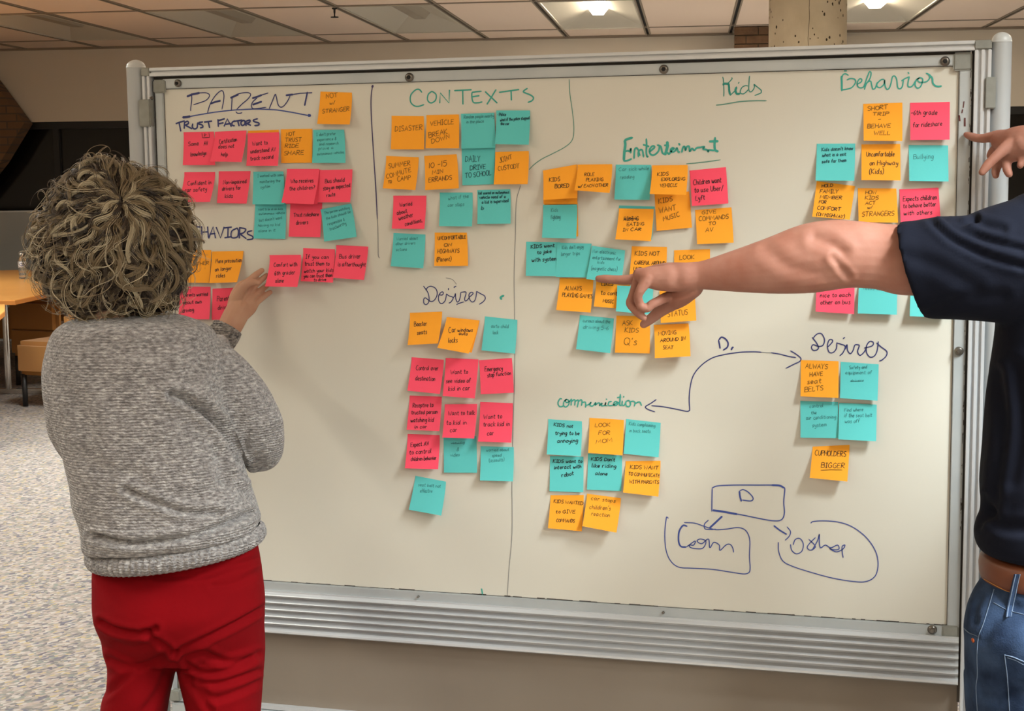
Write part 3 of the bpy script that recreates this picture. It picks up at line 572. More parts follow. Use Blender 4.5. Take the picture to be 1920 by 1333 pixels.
word('C', [('90 145 86 160', .0024), '~88 150 76 240 75 360 85 560 100 800 120 1100 130 1333'], B_pur, .0012, 'divider_line', 'purple divider line right of the PARENT column')
word('D', ['~108 0 120 200 135 450 138 640 140 710 150 732'], B_grey, .0010, 'divider_line', 'lower part of the purple divider line')
word('C', ['~1843 90 1850 220 1875 400 1885 540 1870 630 1810 690 1700 750 1600 800 1530 850 1485 895'], B_tealn, .0009, 'divider_line', 'thin green curved divider line')
word('1', ['~976 348 968 380 966 450 964 520 965 600 965 700 962 800 960 900 960 1000 955 1060 951 1119'], B_grey, .0008, 'divider_line', 'thin grey divider line down the middle')
word('1', ['903 1104 905 1116'], B_teal, .0016, 'pen_mark', 'short teal dash at the lower edge')
word('1', ['~836 521 848 524 856 533'], B_grey, .0007, 'pen_mark', 'faint grey arc above Desires')
# ------------------------------------------------------------------ the notes, in the order they overlap
# group A: PARENT column
N_ = note
N_('A','O',(1432,103,1712,112,1693,397,1402,392),'b',[('NOT',1480,165,1585,150,40),('w/',1512,220,1560,212,28),('STRANGER',1448,298,1685,275,36)],'orange sticky note reading NOT W/ STRANGER right of the PARENT heading',tilt=-.3)
N_('A','P',(210,465,480,460,492,760,203,760),'k',[('Some',248,590,342,583,36),('AV',388,585,425,582,36),('knowledge',272,682,412,668,36),'375 475 378 515 440 512 438 470','395 505 398 478 415 485 398 495'],'dark pink sticky note reading Some AV knowledge at the upper left corner')
N_('A','P',(490,462,770,450,727,732,447,727),'k',[('Certification',525,572,680,545,36),('does not',515,612,655,605,34),('help',542,680,600,680,34)],'light pink sticky note reading Certification does not help',lay=1,lift=.02)
N_('A','O',(785,453,1060,443,1055,745,780,745),'b',[],'orange sticky note whose top edge shows behind Want to understand AV',lift=.004)
N_('A','P',(780,475,1062,465,1052,765,770,765),'k',[('Want to',820,587,955,574,36),('understand AV',805,655,1028,635,36),('track record',805,720,1010,700,36)],'pink sticky note reading Want to understand AV track record',lay=2)
N_('A','O',(1078,440,1358,435,1357,738,1082,742),'b',[('NOT',1128,500,1205,495,32),('TRUST',1118,553,1262,548,36),('RIDE',1115,605,1238,602,34),('SHARE',1107,672,1282,665,38)],'dull orange sticky note reading NOT TRUST RIDE SHARE',lift=.003)
N_('A','T',(1367,445,1642,443,1655,740,1357,740),'t',[("I don't prefer",1395,500,1568,490,26),('experience &',1400,545,1570,535,26),('and research',1420,585,1590,575,26),('prove a',1412,625,1545,615,26),('autonomous vehicles',1400,672,1640,655,24)],'teal sticky note with faint writing at the right end of the top PARENT row',lay=1)
N_('A','P',(217,822,492,820,445,1088,168,1090),'k',[('Confident in',238,942,450,930,36),('car safety',215,1002,410,990,36)],'pink sticky note reading Confident in car safety',lift=.022)
N_('A','P',(524,815,808,813,772,1103,508,1098),'k',[('Non-impaired',562,932,770,920,36),('drivers for',552,988,718,978,36),('kids',578,1052,648,1050,34)],'pink sticky note reading Non-impaired drivers for kids')
N_('A','T',(850,1090,1128,1092,1118,1418,835,1415),'t',[('Want to be on an auto',875,1165,1095,1160,22),('autonomous vehicle',882,1205,1112,1195,22),("but doesn't want",885,1265,1090,1240,26),('having no kid',875,1310,1070,1300,26),('alone in it',878,1360,1030,1350,26)],'teal sticky note with five faint lines right of the BEHAVIORS heading',lift=.005)
N_('A','T',(832,818,1100,815,1110,1110,825,1110),'t',[('I worked with some',870,868,1100,858,26),('monitoring the',888,920,1070,910,26),('system',895,970,980,960,26)],'teal sticky note with three faint lines left of Who receives the children',lay=1,tilt=-.3)
N_('A','P',(1163,1090,1448,1096,1430,1403,1147,1398),'k',[('Trust rideshare',1190,1220,1415,1215,36),('drivers',1215,1292,1320,1285,36)],'pink sticky note reading Trust rideshare drivers',lift=.006)
N_('A','P',(1160,800,1440,800,1405,1105,1120,1105),'k',[],'pink sticky note peeking out behind Who receives the children',lay=2,lift=.010)
N_('A','P',(1133,793,1422,793,1370,1110,1083,1095),'k',[('Who receives',1160,922,1362,912,36),('the children?',1150,987,1375,975,36)],'bright pink sticky note reading Who receives the children?',lay=4,lift=.02)
N_('A','P',(1425,803,1717,797,1697,1090,1405,1093),'k',[('Bus should',1472,920,1645,908,38),('stay on expected',1455,985,1695,955,36),('route',1485,1045,1563,1035,34)],'pink sticky note reading Bus should stay on expected route',lay=3)
N_('A','T',(1432,1155,1705,1102,1755,1400,1465,1442),'t',[('The person watching',1465,1200,1690,1150,24),('the kids should be',1480,1250,1700,1185,24),('responsible &',1495,1300,1645,1255,26),('trustworthy',1515,1345,1660,1290,28)],'tilted teal sticky note right of Trust rideshare drivers',lay=1,lift=.014)
N_('B','O',(175,325,457,328,437,620,150,617),'b',[('OTHER',290,470,435,455,30),(':',395,500,402,498,22)],'orange sticky note half hidden behind the curly hair',lift=.010)
N_('B','O',(462,340,745,335,687,615,438,622),'k',[('More precaution',490,445,722,435,36),('on longer',487,520,635,505,36),('rides',500,575,577,568,34)],'orange sticky note reading More precaution on longer rides',lift=.018,lay=1)
N_('B','P',(180,652,450,655,440,947,162,942),'k',[('Parents worried',205,745,425,735,34),('about own',203,812,367,803,34),('driving',200,888,300,875,36)],'pink sticky note reading Parents worried about own driving')
N_('B','P',(468,672,740,660,720,948,462,950),'k',[('Parent has',510,785,690,775,44),('driving',518,862,640,850,38)],'pink sticky note reading Parent behind the raised wrist',lift=.004)
N_('B','P',(977,373,1257,370,1225,657,937,652),'k',[('Comfort with',1003,480,1213,473,36),('6th grader',1013,555,1195,545,36),('alone',1025,620,1098,617,34)],'pink sticky note reading Comfort with 6th grader alone by the fingertips',lift=.034,lay=6)
N_('B','P',(1278,310,1560,320,1543,618,1255,605),'k',[('If you can',1295,405,1500,408,36),('trust them to',1288,467,1505,465,34),('watch your kids',1283,530,1543,522,32),('you can trust them',1282,575,1533,567,30),('to drive',1372,607,1483,602,26)],'pink sticky note reading If you can trust them to watch your kids')
N_('B','P',(1573,283,1858,297,1820,595,1543,575),'k',[('Bus driver',1597,404,1785,402,40),('is afterthought',1585,472,1830,475,36)],'pink sticky note reading Bus driver is afterthought',lay=1,lift=.014)
# group C: CONTEXTS column
N_('C','O',(258,415,545,418,548,715,250,713),'b',[('DISASTER',288,555,528,540,44)],'orange sticky note reading DISASTER')
N_('C','O',(568,408,858,402,860,705,560,705),'b',[('VEHICLE',600,505,812,487,42),('BREAK',590,612,755,575,46),('DOWN',617,665,775,615,42)],'orange sticky note reading VEHICLE BREAK DOWN')
N_('C','T',(883,700,1183,695,1168,1025,890,1035),'D',[('DAILY',917,825,1045,822,52),('DRIVE',960,902,1100,885,42),('TO SCHOOL',915,970,1148,943,42)],'teal sticky note reading DAILY DRIVE TO SCHOOL',lift=.004)
N_('C','T',(877,397,1173,387,1185,700,880,708),'t',[('Random people nearby',903,440,1170,428,30),('in the place',925,483,1080,475,28)],'teal sticky note with faint writing between VEHICLE BREAK DOWN and Police',lay=1,lift=.008)
N_('C','T',(1192,367,1493,367,1482,673,1180,667),'D',[('• Police',1202,418,1278,415,28),('what if the police stopped',1225,464,1485,445,26),('the car',1228,497,1305,497,26)],'teal sticky note with a bullet point at the top right of the CONTEXTS notes',lay=2)
N_('C','O',(210,772,500,785,470,1078,180,1062),'b',[('SUMMER',228,885,422,855,42),('COMMUTE',210,975,428,915,40),('TO',228,1020,258,1015,26),('CAMP',310,1000,422,985,42)],'orange sticky note reading SUMMER COMMUTE TO CAMP',lift=.016)
N_('C','O',(548,773,838,757,858,1062,557,1078),'B',[('10 -15',585,882,745,862,48),('MIN',618,940,715,925,34),('ERRANDS',588,1008,792,985,42)],'orange sticky note reading 10-15 MIN ERRANDS')
N_('C','O',(1183,738,1482,728,1472,1025,1170,1027),'b',[('JOINT',1220,835,1335,800,44),('CUSTODY',1205,905,1395,880,40)],'orange sticky note reading JOINT CUSTODY',lay=2,lift=.016)
N_('D','P',(273,175,568,175,550,473,260,470),'k',[('Worried',328,277,440,262,36),('about',305,350,397,325,36),('weather',322,395,450,362,36),('conditions,',378,447,530,410,36)],'pink sticky note reading Worried about weather conditions')
N_('D','T',(687,147,980,147,975,450,682,447),'t',[('what if the',762,215,945,195,32),('car stops',757,275,903,265,32)],'teal sticky note with two faint lines below 10-15 MIN ERRANDS')
N_('D','T',(1022,125,1317,118,1320,425,1023,428),'D',[('kid scared on autonomous',1033,165,1305,155,24),('vehicle need of a',1042,205,1275,195,28),('a kid is supervised',1062,248,1300,232,28),('b',1057,302,1078,302,32)],'teal sticky note with four lines below JOINT CUSTODY',lay=0)
N_('D','T',(275,508,560,522,540,823,250,805),'t',[('Worried about',300,575,490,568,28),('other drivers',292,618,467,610,26),('actions',295,670,392,665,26)],'teal sticky note with faint writing at the bottom left of the CONTEXTS notes')
N_('D','O',(643,505,930,505,940,802,638,803),'B',[('UNCOMFORTABLE',670,572,918,560,32),('ON',725,632,792,625,28),('HIGHWAYS',668,690,860,685,38),('(Parent)',660,765,790,757,38)],'orange sticky note reading UNCOMFORTABLE ON HIGHWAYS (Parent)')
# group E/F: middle Desires
N_('E','O',(362,140,682,128,642,445,340,460),'k',[('Booster',400,277,525,268,46),('seats',430,360,527,350,42)],'orange sticky note reading Booster seats',lift=.020)
N_('E','O',(735,185,1052,222,975,535,650,480),'k',[],'orange sticky note peeking out behind Car windows auto locks',lift=.016)
N_('E','O',(728,182,1052,215,945,545,635,487),'k',[('Car',740,342,812,335,52),('windows',828,330,977,330,38),('auto',842,362,925,365,34),('locks',740,437,830,435,48)],'orange sticky note reading Car windows auto locks',lay=3,lift=.026)
N_('E','T',(1107,175,1428,210,1405,545,1072,512),'t',[('auto child',1165,288,1340,292,36),('lock',1183,352,1238,350,36)],'teal sticky note with faint writing right of Car windows auto locks')
N_('E','P',(380,580,700,605,660,945,337,912),'k',[('Control over',418,710,640,712,44),('destination',413,810,607,817,44)],'pink sticky note reading Control over destination')
N_('E','P',(717,588,1042,602,1005,990,687,965),'k',[('Want to',762,750,933,745,42),('see video of',717,837,962,832,42),('kid in car',745,914,953,907,42)],'pink sticky note reading Want to see video of kid in car',lay=1)
N_('E','P',(1048,610,1373,588,1392,932,1065,948),'k',[('Emergency',1105,722,1280,710,44),('stop function',1130,780,1362,755,40)],'pink sticky note reading Emergency stop function')
N_('E','P',(360,960,678,972,655,1313,330,1300),'k',[('Receptive to',388,1080,590,1075,44),('trusted person',375,1147,632,1142,40),('watching kid',370,1224,598,1220,42),('in car',408,1287,530,1285,36)],'pink sticky note reading Receptive to trusted person watching kid in car')
N_('F','T',(695,460,1022,465,1028,827,700,825),'t',[('viewing',770,543,905,535,24),'770 536 820 540 905 534',('&',825,612,850,610,32),('video',765,668,855,662,34)],'teal sticky note with a crossed-out word left of the worried about speed note',lift=.005)
N_('F','P',(707,148,1030,145,1000,487,683,478),'k',[('Want to talk',737,260,1003,252,42),('to kid in',722,352,918,350,42),('car',760,427,828,420,42)],'pink sticky note reading Want to talk to kid in car',lay=2,lift=.016)
N_('F','P',(1060,125,1383,137,1368,528,1038,518),'k',[('Want to',1090,297,1270,287,42),('track kid in',1087,369,1348,364,42),('car',1128,458,1192,452,42)],'pink sticky note reading Want to track kid in car',lay=1,lift=.014)
N_('F','P',(340,443,657,453,642,792,312,783),'k',[('Expect AV',367,572,548,557,42),('to control',355,647,570,632,42),('children behavior',370,712,622,698,40)],'pink sticky note reading Expect AV to control children behavior',lift=.014)
N_('F','T',(1063,563,1392,573,1385,913,1057,903),'t',[('worried about',1118,617,1345,612,30),('speed',1175,672,1270,667,30),('(assaults)',1145,725,1295,712,34)],'teal sticky note with faint writing below Want to track kid in car')
N_('F','T',(417,857,720,915,673,1252,352,1193),'t',[('seat belt not',440,962,663,977,32),('effective',462,1027,580,1027,38)],'lone tilted teal sticky note at the foot of the middle column',lift=.016,tilt=-.2)
# group G/H: Entertainment
N_('G','O',(253,350,528,350,530,615,255,615),'b',[],'orange sticky note whose bottom shows below KIDS BORED',lift=.006)
N_('G','O',(250,345,525,295,530,567,253,583),'B',[('KIDS',298,437,385,430,32),('BORED',345,489,460,482,32)],'orange sticky note reading KIDS BORED',lay=2,lift=.022)
N_('G','O',(530,297,812,293,792,527,507,505),'B',[('ROLE',583,391,662,389,26),('PLAYING',597,434,735,429,26),('w/ EACH OTHER',535,484,775,474,24)],'orange sticky note reading ROLE PLAYING W/ EACH OTHER',lay=4,lift=.032)
N_('G','O',(1155,530,1437,515,1460,808,1173,835),'b',[('KIDS',1190,614,1303,592,38),('WANT',1195,692,1333,665,42),('MUSIC',1230,757,1362,714,36)],'orange sticky note reading KIDS WANT MUSIC',lift=.007)
N_('G','T',(842,297,1128,300,1117,583,830,580),'t',[('Car sick while',865,350,1110,340,30),('reading',875,414,990,407,30)],'teal sticky note with faint writing left of KIDS EXPLORING VEHICLE')
N_('G','O',(1137,303,1425,300,1412,543,1117,535),'B',[('KIDS',1175,388,1265,385,28),('EXPLORING',1207,430,1400,425,26),('VEHICLE',1198,481,1337,476,26)],'orange sticky note reading KIDS EXPLORING VEHICLE',lay=4,lift=.032)
N_('G','P',(1440,345,1735,317,1755,612,1460,633),'k',[('Children want',1470,462,1697,442,42),('to use Uber/',1480,525,1712,505,42),('Lyft',1490,588,1565,580,38)],'pink sticky note at the right end of the Entertainment row')
N_('G','O',(262,615,532,600,537,880,255,880),'b',[],'orange sticky note showing at the right side of the Kids fighting note',lift=.003)
N_('G','T',(252,625,528,620,520,897,243,890),'t',[('Kids',315,682,370,680,30),('fighting',312,742,390,737,34)],'teal sticky note with faint writing below KIDS BORED',lay=1)
N_('G','T',(868,628,1157,637,1135,905,850,895),'t',[],'teal sticky note whose edges show behind EATING IN CAR',lift=.004)
N_('G','O',(868,652,1150,657,1127,918,838,903),'B',[('RIDING',905,752,1023,750,30),'905 738 960 740 1015 734','905 746 960 732 1020 742',('EATING',930,795,1068,790,26),('IN CAR',897,838,1045,833,24)],'orange sticky note reading EATING IN CAR with a crossed-out word',lay=2,lift=.02)
N_('G','O',(1485,665,1780,643,1798,930,1502,943),'b',[('GIVE',1540,700,1655,690,28),('COMMANDS',1515,755,1755,735,34),('TO',1595,789,1650,785,26),('AV',1570,845,1630,840,34)],'orange sticky note reading GIVE COMMANDS TO AV')
N_('G','T',(115,923,390,927,385,1203,112,1200),'K',[('KIDS want',152,977,343,965,28),('to joke',203,1024,320,1012,28),('with system',160,1087,357,1075,32)],'teal sticky note reading KIDS want to joke with system')
N_('G','T',(362,930,645,938,615,1212,355,1207),'t',[("Kids don't enjoy",405,985,580,975,28),('longer trips',398,1038,550,1030,30)],'teal sticky note with faint writing right of joke with system',lay=1)
N_('H','O',(387,395,660,400,638,675,358,655),'B',[('ALWAYS',425,495,560,497,32),('PLAYING GAMES',405,547,650,560,32)],'orange sticky note reading ALWAYS PLAYING GAMES',lift=.018)
N_('H','O',(685,405,960,415,935,650,663,625),'B',[('LIKES',725,457,820,457,30),('to cont',718,530,850,536,34),('MUSIC',737,592,822,600,26)],'orange sticky note reading to control MUSIC under the pointing finger',lift=.012)
N_('G','T',(648,955,917,993,885,1262,603,1225),'t',[('Non electronic',650,1012,840,1027,28),('entertainment for',650,1064,880,1077,28),('kids',693,1100,745,1102,24),('(magnetic chess)',640,1152,850,1162,32)],'tilted teal sticky note touched by the pointing fingertip',lay=3,lift=.014)
N_('H','O',(972,137,1257,142,1245,425,950,400),'B',[('KIDS NOT',995,212,1195,214,34),('CAREFUL AROUND',990,285,1240,288,28),('UNBUCKLING',985,335,1200,345,28)],'orange sticky note reading KIDS NOT CAREFUL partly behind the hand')
N_('H','O',(1315,170,1607,160,1600,440,1312,440),'b',[('LOOK',1358,247,1478,240,34)],'orange sticky note reading LOOK just above the pointing wrist')
N_('H','O',(1195,500,1478,480,1495,740,1207,760),'b',[('AND',1290,640,1370,630,34),('STATUS',1262,712,1425,690,42)],'orange sticky note reading STATUS below the pointing wrist',lay=1)
N_('H','T',(853,455,1145,470,1130,692,843,665),'t',[],'teal sticky note seen through the curled fingers',lay=4,lift=.018)
N_('H','T',(550,695,827,723,797,1005,520,972),'t',[('curious about the',573,752,795,764,28),('driving 5-6',575,805,780,817,30)],'teal sticky note with faint writing left of ASK KIDS')
N_('H','O',(847,700,1120,705,1118,1007,835,1000),'b',[('ASK',895,780,977,776,38),('KIDS',915,834,1025,836,36),("Q's",908,937,1010,937,54)],"orange sticky note reading ASK KIDS Q'S",lift=.006)
N_('H','O',(1150,775,1432,763,1448,1030,1158,1045),'B',[('MOVING',1183,864,1330,852,32),('AROUND IN',1200,918,1405,900,28),('SEAT',1222,975,1307,972,28)],'orange sticky note reading MOVING AROUND IN SEAT',lift=.024)
# group I: communication
N_('I','T',(217,298,503,317,495,613,205,598),'K',[('KIDS not',262,357,425,374,28),('trying to be',275,432,480,434,30),('annoying',292,502,467,497,34)],'teal sticky note reading KIDS not trying to be annoying')
N_('I','O',(568,287,860,305,848,605,557,585),'b',[('LOOK',612,367,742,362,32),('FOR',643,432,738,432,32),('MOM',622,509,760,492,32)],'orange sticky note reading LOOK FOR MOM')
N_('I','T',(880,297,1173,330,1155,623,858,592),'t',[('Kids complaining',902,350,1125,368,30),('in back seats',905,410,1085,414,28)],'teal sticky note with faint writing right of LOOK FOR MOM')
N_('I','T',(232,612,517,618,515,920,228,910),'K',[('KIDS want to',258,669,503,670,28),('interact with',268,724,497,714,30),('robot',333,792,435,772,32)],'teal sticky note reading KIDS want to interact with robot',lift=.006)
N_('I','T',(555,590,845,610,838,910,547,897),'K',[("KIDS Don't",582,650,782,657,28),('like riding',587,707,793,714,32),('alone',617,772,720,777,28)],"teal sticky note reading KIDS Don't like riding alone",lift=.006)
N_('I','O',(875,655,1172,652,1153,957,853,922),'B',[('KIDS WANT',910,722,1150,730,32),('TO COMMUNICATE',895,778,1160,795,28),('WITH PARENTS',905,845,1155,850,28)],'orange sticky note reading KIDS WANT TO COMMUNICATE WITH PARENTS',lift=.018)
N_('I','O',(237,945,520,943,502,1252,215,1225),'B',[('KIDS WANTED',262,1009,510,1030,28),('to GIVE',280,1099,443,1100,28),('COMMANDS',285,1172,440,1178,28)],'orange sticky note reading KIDS WANTED TO GIVE COMMANDS',lift=.012)
N_('I','O',(547,932,835,970,797,1263,507,1208),'b',[('car stops',577,987,785,1010,32),("children's",563,1064,742,1077,36),('reaction',580,1120,735,1134,32)],"orange sticky note reading car stops children's reaction",lay=1,lift=.022)
# group J/K: Behavior
N_('J','O',(600,323,917,313,917,625,603,622),'b',[('SHORT',635,380,800,363,34),('TRIP',675,417,803,417,28),('-',722,462,742,460,30),('BEHAVE',633,522,820,515,32),('WELL',685,577,817,574,32)],'orange sticky note reading SHORT TRIP BEHAVE WELL')
N_('J','P',(980,315,1302,307,1300,613,982,617),'k',[('-6th grade',988,412,1200,410,38),('for rideshare',1003,514,1240,500,38)],'pink sticky note reading 6th grade for rideshare below the Behavior heading')
N_('J','T',(223,647,535,645,527,947,213,945),'D',[("Kids doesn't know",263,707,515,695,26),('what is a exit',268,752,460,743,26),('safe for them',263,805,460,792,26)],'teal sticky note with three faint lines left of Uncomfortable on Highway')
N_('J','O',(585,652,900,648,903,945,585,942),'B',[('Uncomfortable',625,750,852,748,40),('on Highway',652,822,880,820,38),('(Kids)',648,892,765,890,40)],'orange sticky note reading Uncomfortable on Highway (Kids)')
N_('J','T',(968,657,1288,660,1292,953,973,948),'t',[('Bullying',1005,772,1168,767,40)],'bright teal sticky note reading Bullying')
N_('J','O',(222,950,533,990,490,1264,185,1238),'B',[('HOLD',262,1002,353,996,26),('FAMILY',247,1047,395,1049,30),('MEMBER',247,1092,425,1098,26),('FOR',240,1130,297,1132,24),('COMFORT',225,1180,415,1192,28),('(ON HIGHWAY)',220,1230,445,1252,26)],'orange sticky note reading HOLD FAMILY MEMBER FOR COMFORT',lift=.018)
N_('J','O',(555,1007,868,1010,883,1287,562,1282),'b',[('HOW',618,1056,705,1054,28),('KIDS',613,1097,722,1099,28),('ACT',615,1141,700,1138,26),('w/',635,1175,675,1171,22),('STRANGERS',590,1237,850,1230,38)],'orange sticky note reading HOW KIDS ACT W/ STRANGERS')
N_('J','P',(893,1017,1210,1003,1230,1300,905,1300),'k',[('Expects children',923,1114,1195,1097,38),('to behave better',925,1170,1190,1152,36),('with others',930,1227,1158,1219,34)],'pink sticky note reading Expects children to behave better with others')
N_('K','P',(222,800,530,810,525,1120,213,1100),'k',[('nice to each',250,985,495,980,34),('other on bus',252,1042,493,1038,36)],'pink sticky note reading nice to each other on bus')
N_('K','T',(565,815,875,815,872,1125,555,1115),'t',[('needs to see',600,922,800,930,30)],'teal sticky note right of nice to each other on bus')
N_('K','T',(985,830,1300,840,1290,1150,977,1137),'t',[],'teal sticky note whose corner shows below the navy sleeve')
# group L/M: right Desires
N_('L','O',(293,357,630,368,628,695,290,682),'b',[('ALWAYS',333,432,530,437,42),('HAVE',373,505,487,497,38),('seat',350,572,475,562,42),('BELTS',330,642,493,624,40)],'orange sticky note reading ALWAYS HAVE seat BELTS')
N_('L','T',(650,373,988,395,978,720,643,697),'t',[('Safety and',725,440,885,432,30),('equipment of',690,484,925,482,30),('drivers',735,552,853,548,20),'735 545 790 548 853 544'],'teal sticky note right of ALWAYS HAVE seat BELTS')
N_('L','T',(288,722,625,732,628,1055,290,1050),'t',[('control',370,787,493,777,32),('the',385,842,433,840,30),('air conditioning',340,892,605,878,34),('system',395,957,520,947,36)],'teal sticky note reading control the air conditioning system',lay=0)
N_('L','T',(633,738,970,755,965,1082,628,1065),'t',[('Find where',680,820,850,814,32),('if the seat belt',680,870,928,867,34),('was off',685,922,818,917,34)],'teal sticky note right of the air conditioning system note',lay=1)
N_('M','O',(1205,148,1480,135,1463,408,1183,380),'B',[('CUPHOLDERS',1220,215,1450,224,38),('BIGGER',1267,305,1440,310,36),'1265 325 1340 322 1425 323'],'orange sticky note reading CUPHOLDERS BIGGER',lift=.018)
# ================================================================== people
from mathutils.bvhtree import BVHTree
def nrm(v): v = np.asarray(v, float); return v/np.linalg.norm(v)
def loft(mb, rings, n=40, ex=1.0):
    """rings: (centre, A, B) vectors; ex<1 gives a boxier section"""
    vs = []; m_ = len(rings)
    for c, A, B in rings:
        for i in range(n):
            t = 2*math.pi*i/n; ct, st = math.cos(t), math.sin(t)
            vs.append(c + A*math.copysign(abs(ct)**ex, ct) + B*math.copysign(abs(st)**ex, st))
    fs = [(j*n + i, j*n + (i+1) % n, (j+1)*n + (i+1) % n, (j+1)*n + i) for j in range(m_-1) for i in range(n)]
    vs += [rings[0][0], rings[-1][0]]; a, b = m_*n, m_*n + 1
    fs += [(a, (i+1) % n, i) for i in range(n)] + [(b, (m_-1)*n + i, (m_-1)*n + (i+1) % n) for i in range(n)]
    return mb.add(vs, fs)
def body_rings(rows, dep, sub=3):
    """rows: xL,yL,xR,yR,b[,shift]: silhouette pixels at view depth dep, b half depth"""
    R = np.array([tuple(r) + (0,)*(6 - len(r)) for r in rows], float)
    if sub > 1: R = smooth_pts(R, sub)
    out = []
    for xL, yL, xR, yR, b, sh in R:
        L, Q = PD(xL, yL, dep), PD(xR, yR, dep); c = (L + Q)/2 + HF*sh; out.append((c, (Q - L)/2, HF*b))
    return out
def tube(mb, pts, rad, squash=1.0, sq_axis=None, n=16, sub=4):
    X = np.column_stack([np.array(pts), np.array(rad)]); X = smooth_pts(X, sub) if len(X) > 2 else X
    P, r = X[:, :3], X[:, 3]; T = np.gradient(P, axis=0); T /= np.linalg.norm(T, axis=1)[:, None]
    ref = HF if sq_axis is None else nrm(sq_axis)
    rings = []
    def ring(c, t, rr):
        B = ref - t*(ref@t)
        if np.linalg.norm(B) < .15: B = np.array([0, 0, 1.0]) - t*t[2]
        B = nrm(B); A = np.cross(t, B); rings.append((c, A*rr, B*rr*squash))
    for q in (1.35, 1.0, .6, .3): ring(P[0] - T[0]*r[0]*math.sin(q)*min(1, squash + .2), T[0], r[0]*max(.08, math.cos(q)))
    for c, t, rr in zip(P, T, r): ring(c, t, rr)
    for q in (.3, .6, 1.0, 1.35): ring(P[-1] + T[-1]*r[-1]*math.sin(q), T[-1], r[-1]*max(.08, math.cos(q)))
    return loft(mb, rings, n)
def tpx(mb, lst, mode='d', squash=1.0, **k):
    """lst: (px,py,depth-or-y, radius px)"""
    P = []; r = []
    for x, y, q, rp in lst:
        p = PD(x, y, q) if mode == 'd' else PY(x, y, q)
        P.append(p); r.append(rp*((p - CAM)@FW)/FOC)
    return tube(mb, P, r, squash, **k)
def organic(name, mb, vox, it, m_, parent, folds=(), label=None, noise=None, post=None):
    me = bpy.data.meshes.new('t'); me.from_pydata(mb.v, [], mb.f); me.update()
    bm = bmesh.new(); bm.from_mesh(me); bmesh.ops.recalc_face_normals(bm, faces=bm.faces); bm.to_mesh(me); bm.free()
    o = bpy.data.objects.new('t', me); COL.objects.link(o)
    md = o.modifiers.new('r', 'REMESH'); md.mode = 'VOXEL'; md.voxel_size = vox
    s = o.modifiers.new('s', 'SMOOTH'); s.iterations = it; s.factor = .5
    dg = bpy.context.evaluated_depsgraph_get(); me2 = bpy.data.meshes.new_from_object(o.evaluated_get(dg))
    bpy.data.objects.remove(o); bpy.data.meshes.remove(me)
    n = len(me2.vertices); V = np.empty(n*3); me2.vertices.foreach_get('co', V); V = V.reshape(-1, 3)
    N = np.empty(n*3); me2.vertices.foreach_get('normal', N); N = N.reshape(-1, 3)
    if len(folds):
        px = to_px(V); view = CAM - V; view /= np.linalg.norm(view, axis=1)[:, None]; facing = np.clip((N*view).sum(1)*2.5, 0, 1)
        D = np.zeros(n)
        for pl, wd, dp in folds:
            pl = smooth_pts(np.array(pl, float).reshape(-1, 2), 4); best = np.full(n, 1e9)
            L = len(pl) - 1
            for i in range(L):
                a, b = pl[i], pl[i+1]; ab = b - a; t = np.clip(((px - a)@ab)/(ab@ab + 1e-9), 0, 1)
                best = np.minimum(best, np.linalg.norm(px - (a + t[:, None]*ab), axis=1))
            D += -dp*np.exp(-(best/wd)**2) + dp*.45*np.exp(-((best - 2.1*wd)/wd)**2)
        V = V + N*(D*facing)[:, None]
    if noise:
        sc, am = noise; ph = rng.uniform(0, 6, 12); K = rng.normal(0, sc, (12, 3)); d = sum(np.sin(V@K[i] + ph[i]) for i in range(12))/3.5
        V = V + N*(d*am)[:, None]
    me2.vertices.foreach_set('co', V.ravel()); me2.update()
    me2.materials.clear()
    return link(name, me2, m_, parent, True, label)
def bvh_of(o):
    me = o.data; off = Vector((0, 0, 0)); q = o
    while q is not None: off += q.location; q = q.parent
    return BVHTree.FromPolygons([tuple(v.co + off) for v in me.vertices], [tuple(p.vertices) for p in me.polygons])
def hit(bv, x, y):
    d = nrm(ray(x, y)); r = bv.ray_cast(Vector(CAM), Vector(d)); return None if r[0] is None else (np.array(r[0]), np.array(r[1]))
def thread(mb, bv, pts, r, off=.0005, wide=None):
    pl = smooth_pts(np.array(pts, float).reshape(-1, 2), 6); P = []
    for x, y in pl:
        h = hit(bv, x, y)
        if h is not None: P.append(h[0] + h[1]*off)
    if len(P) > 2: tube(mb, P, [r]*len(P), 1, n=6, sub=1)
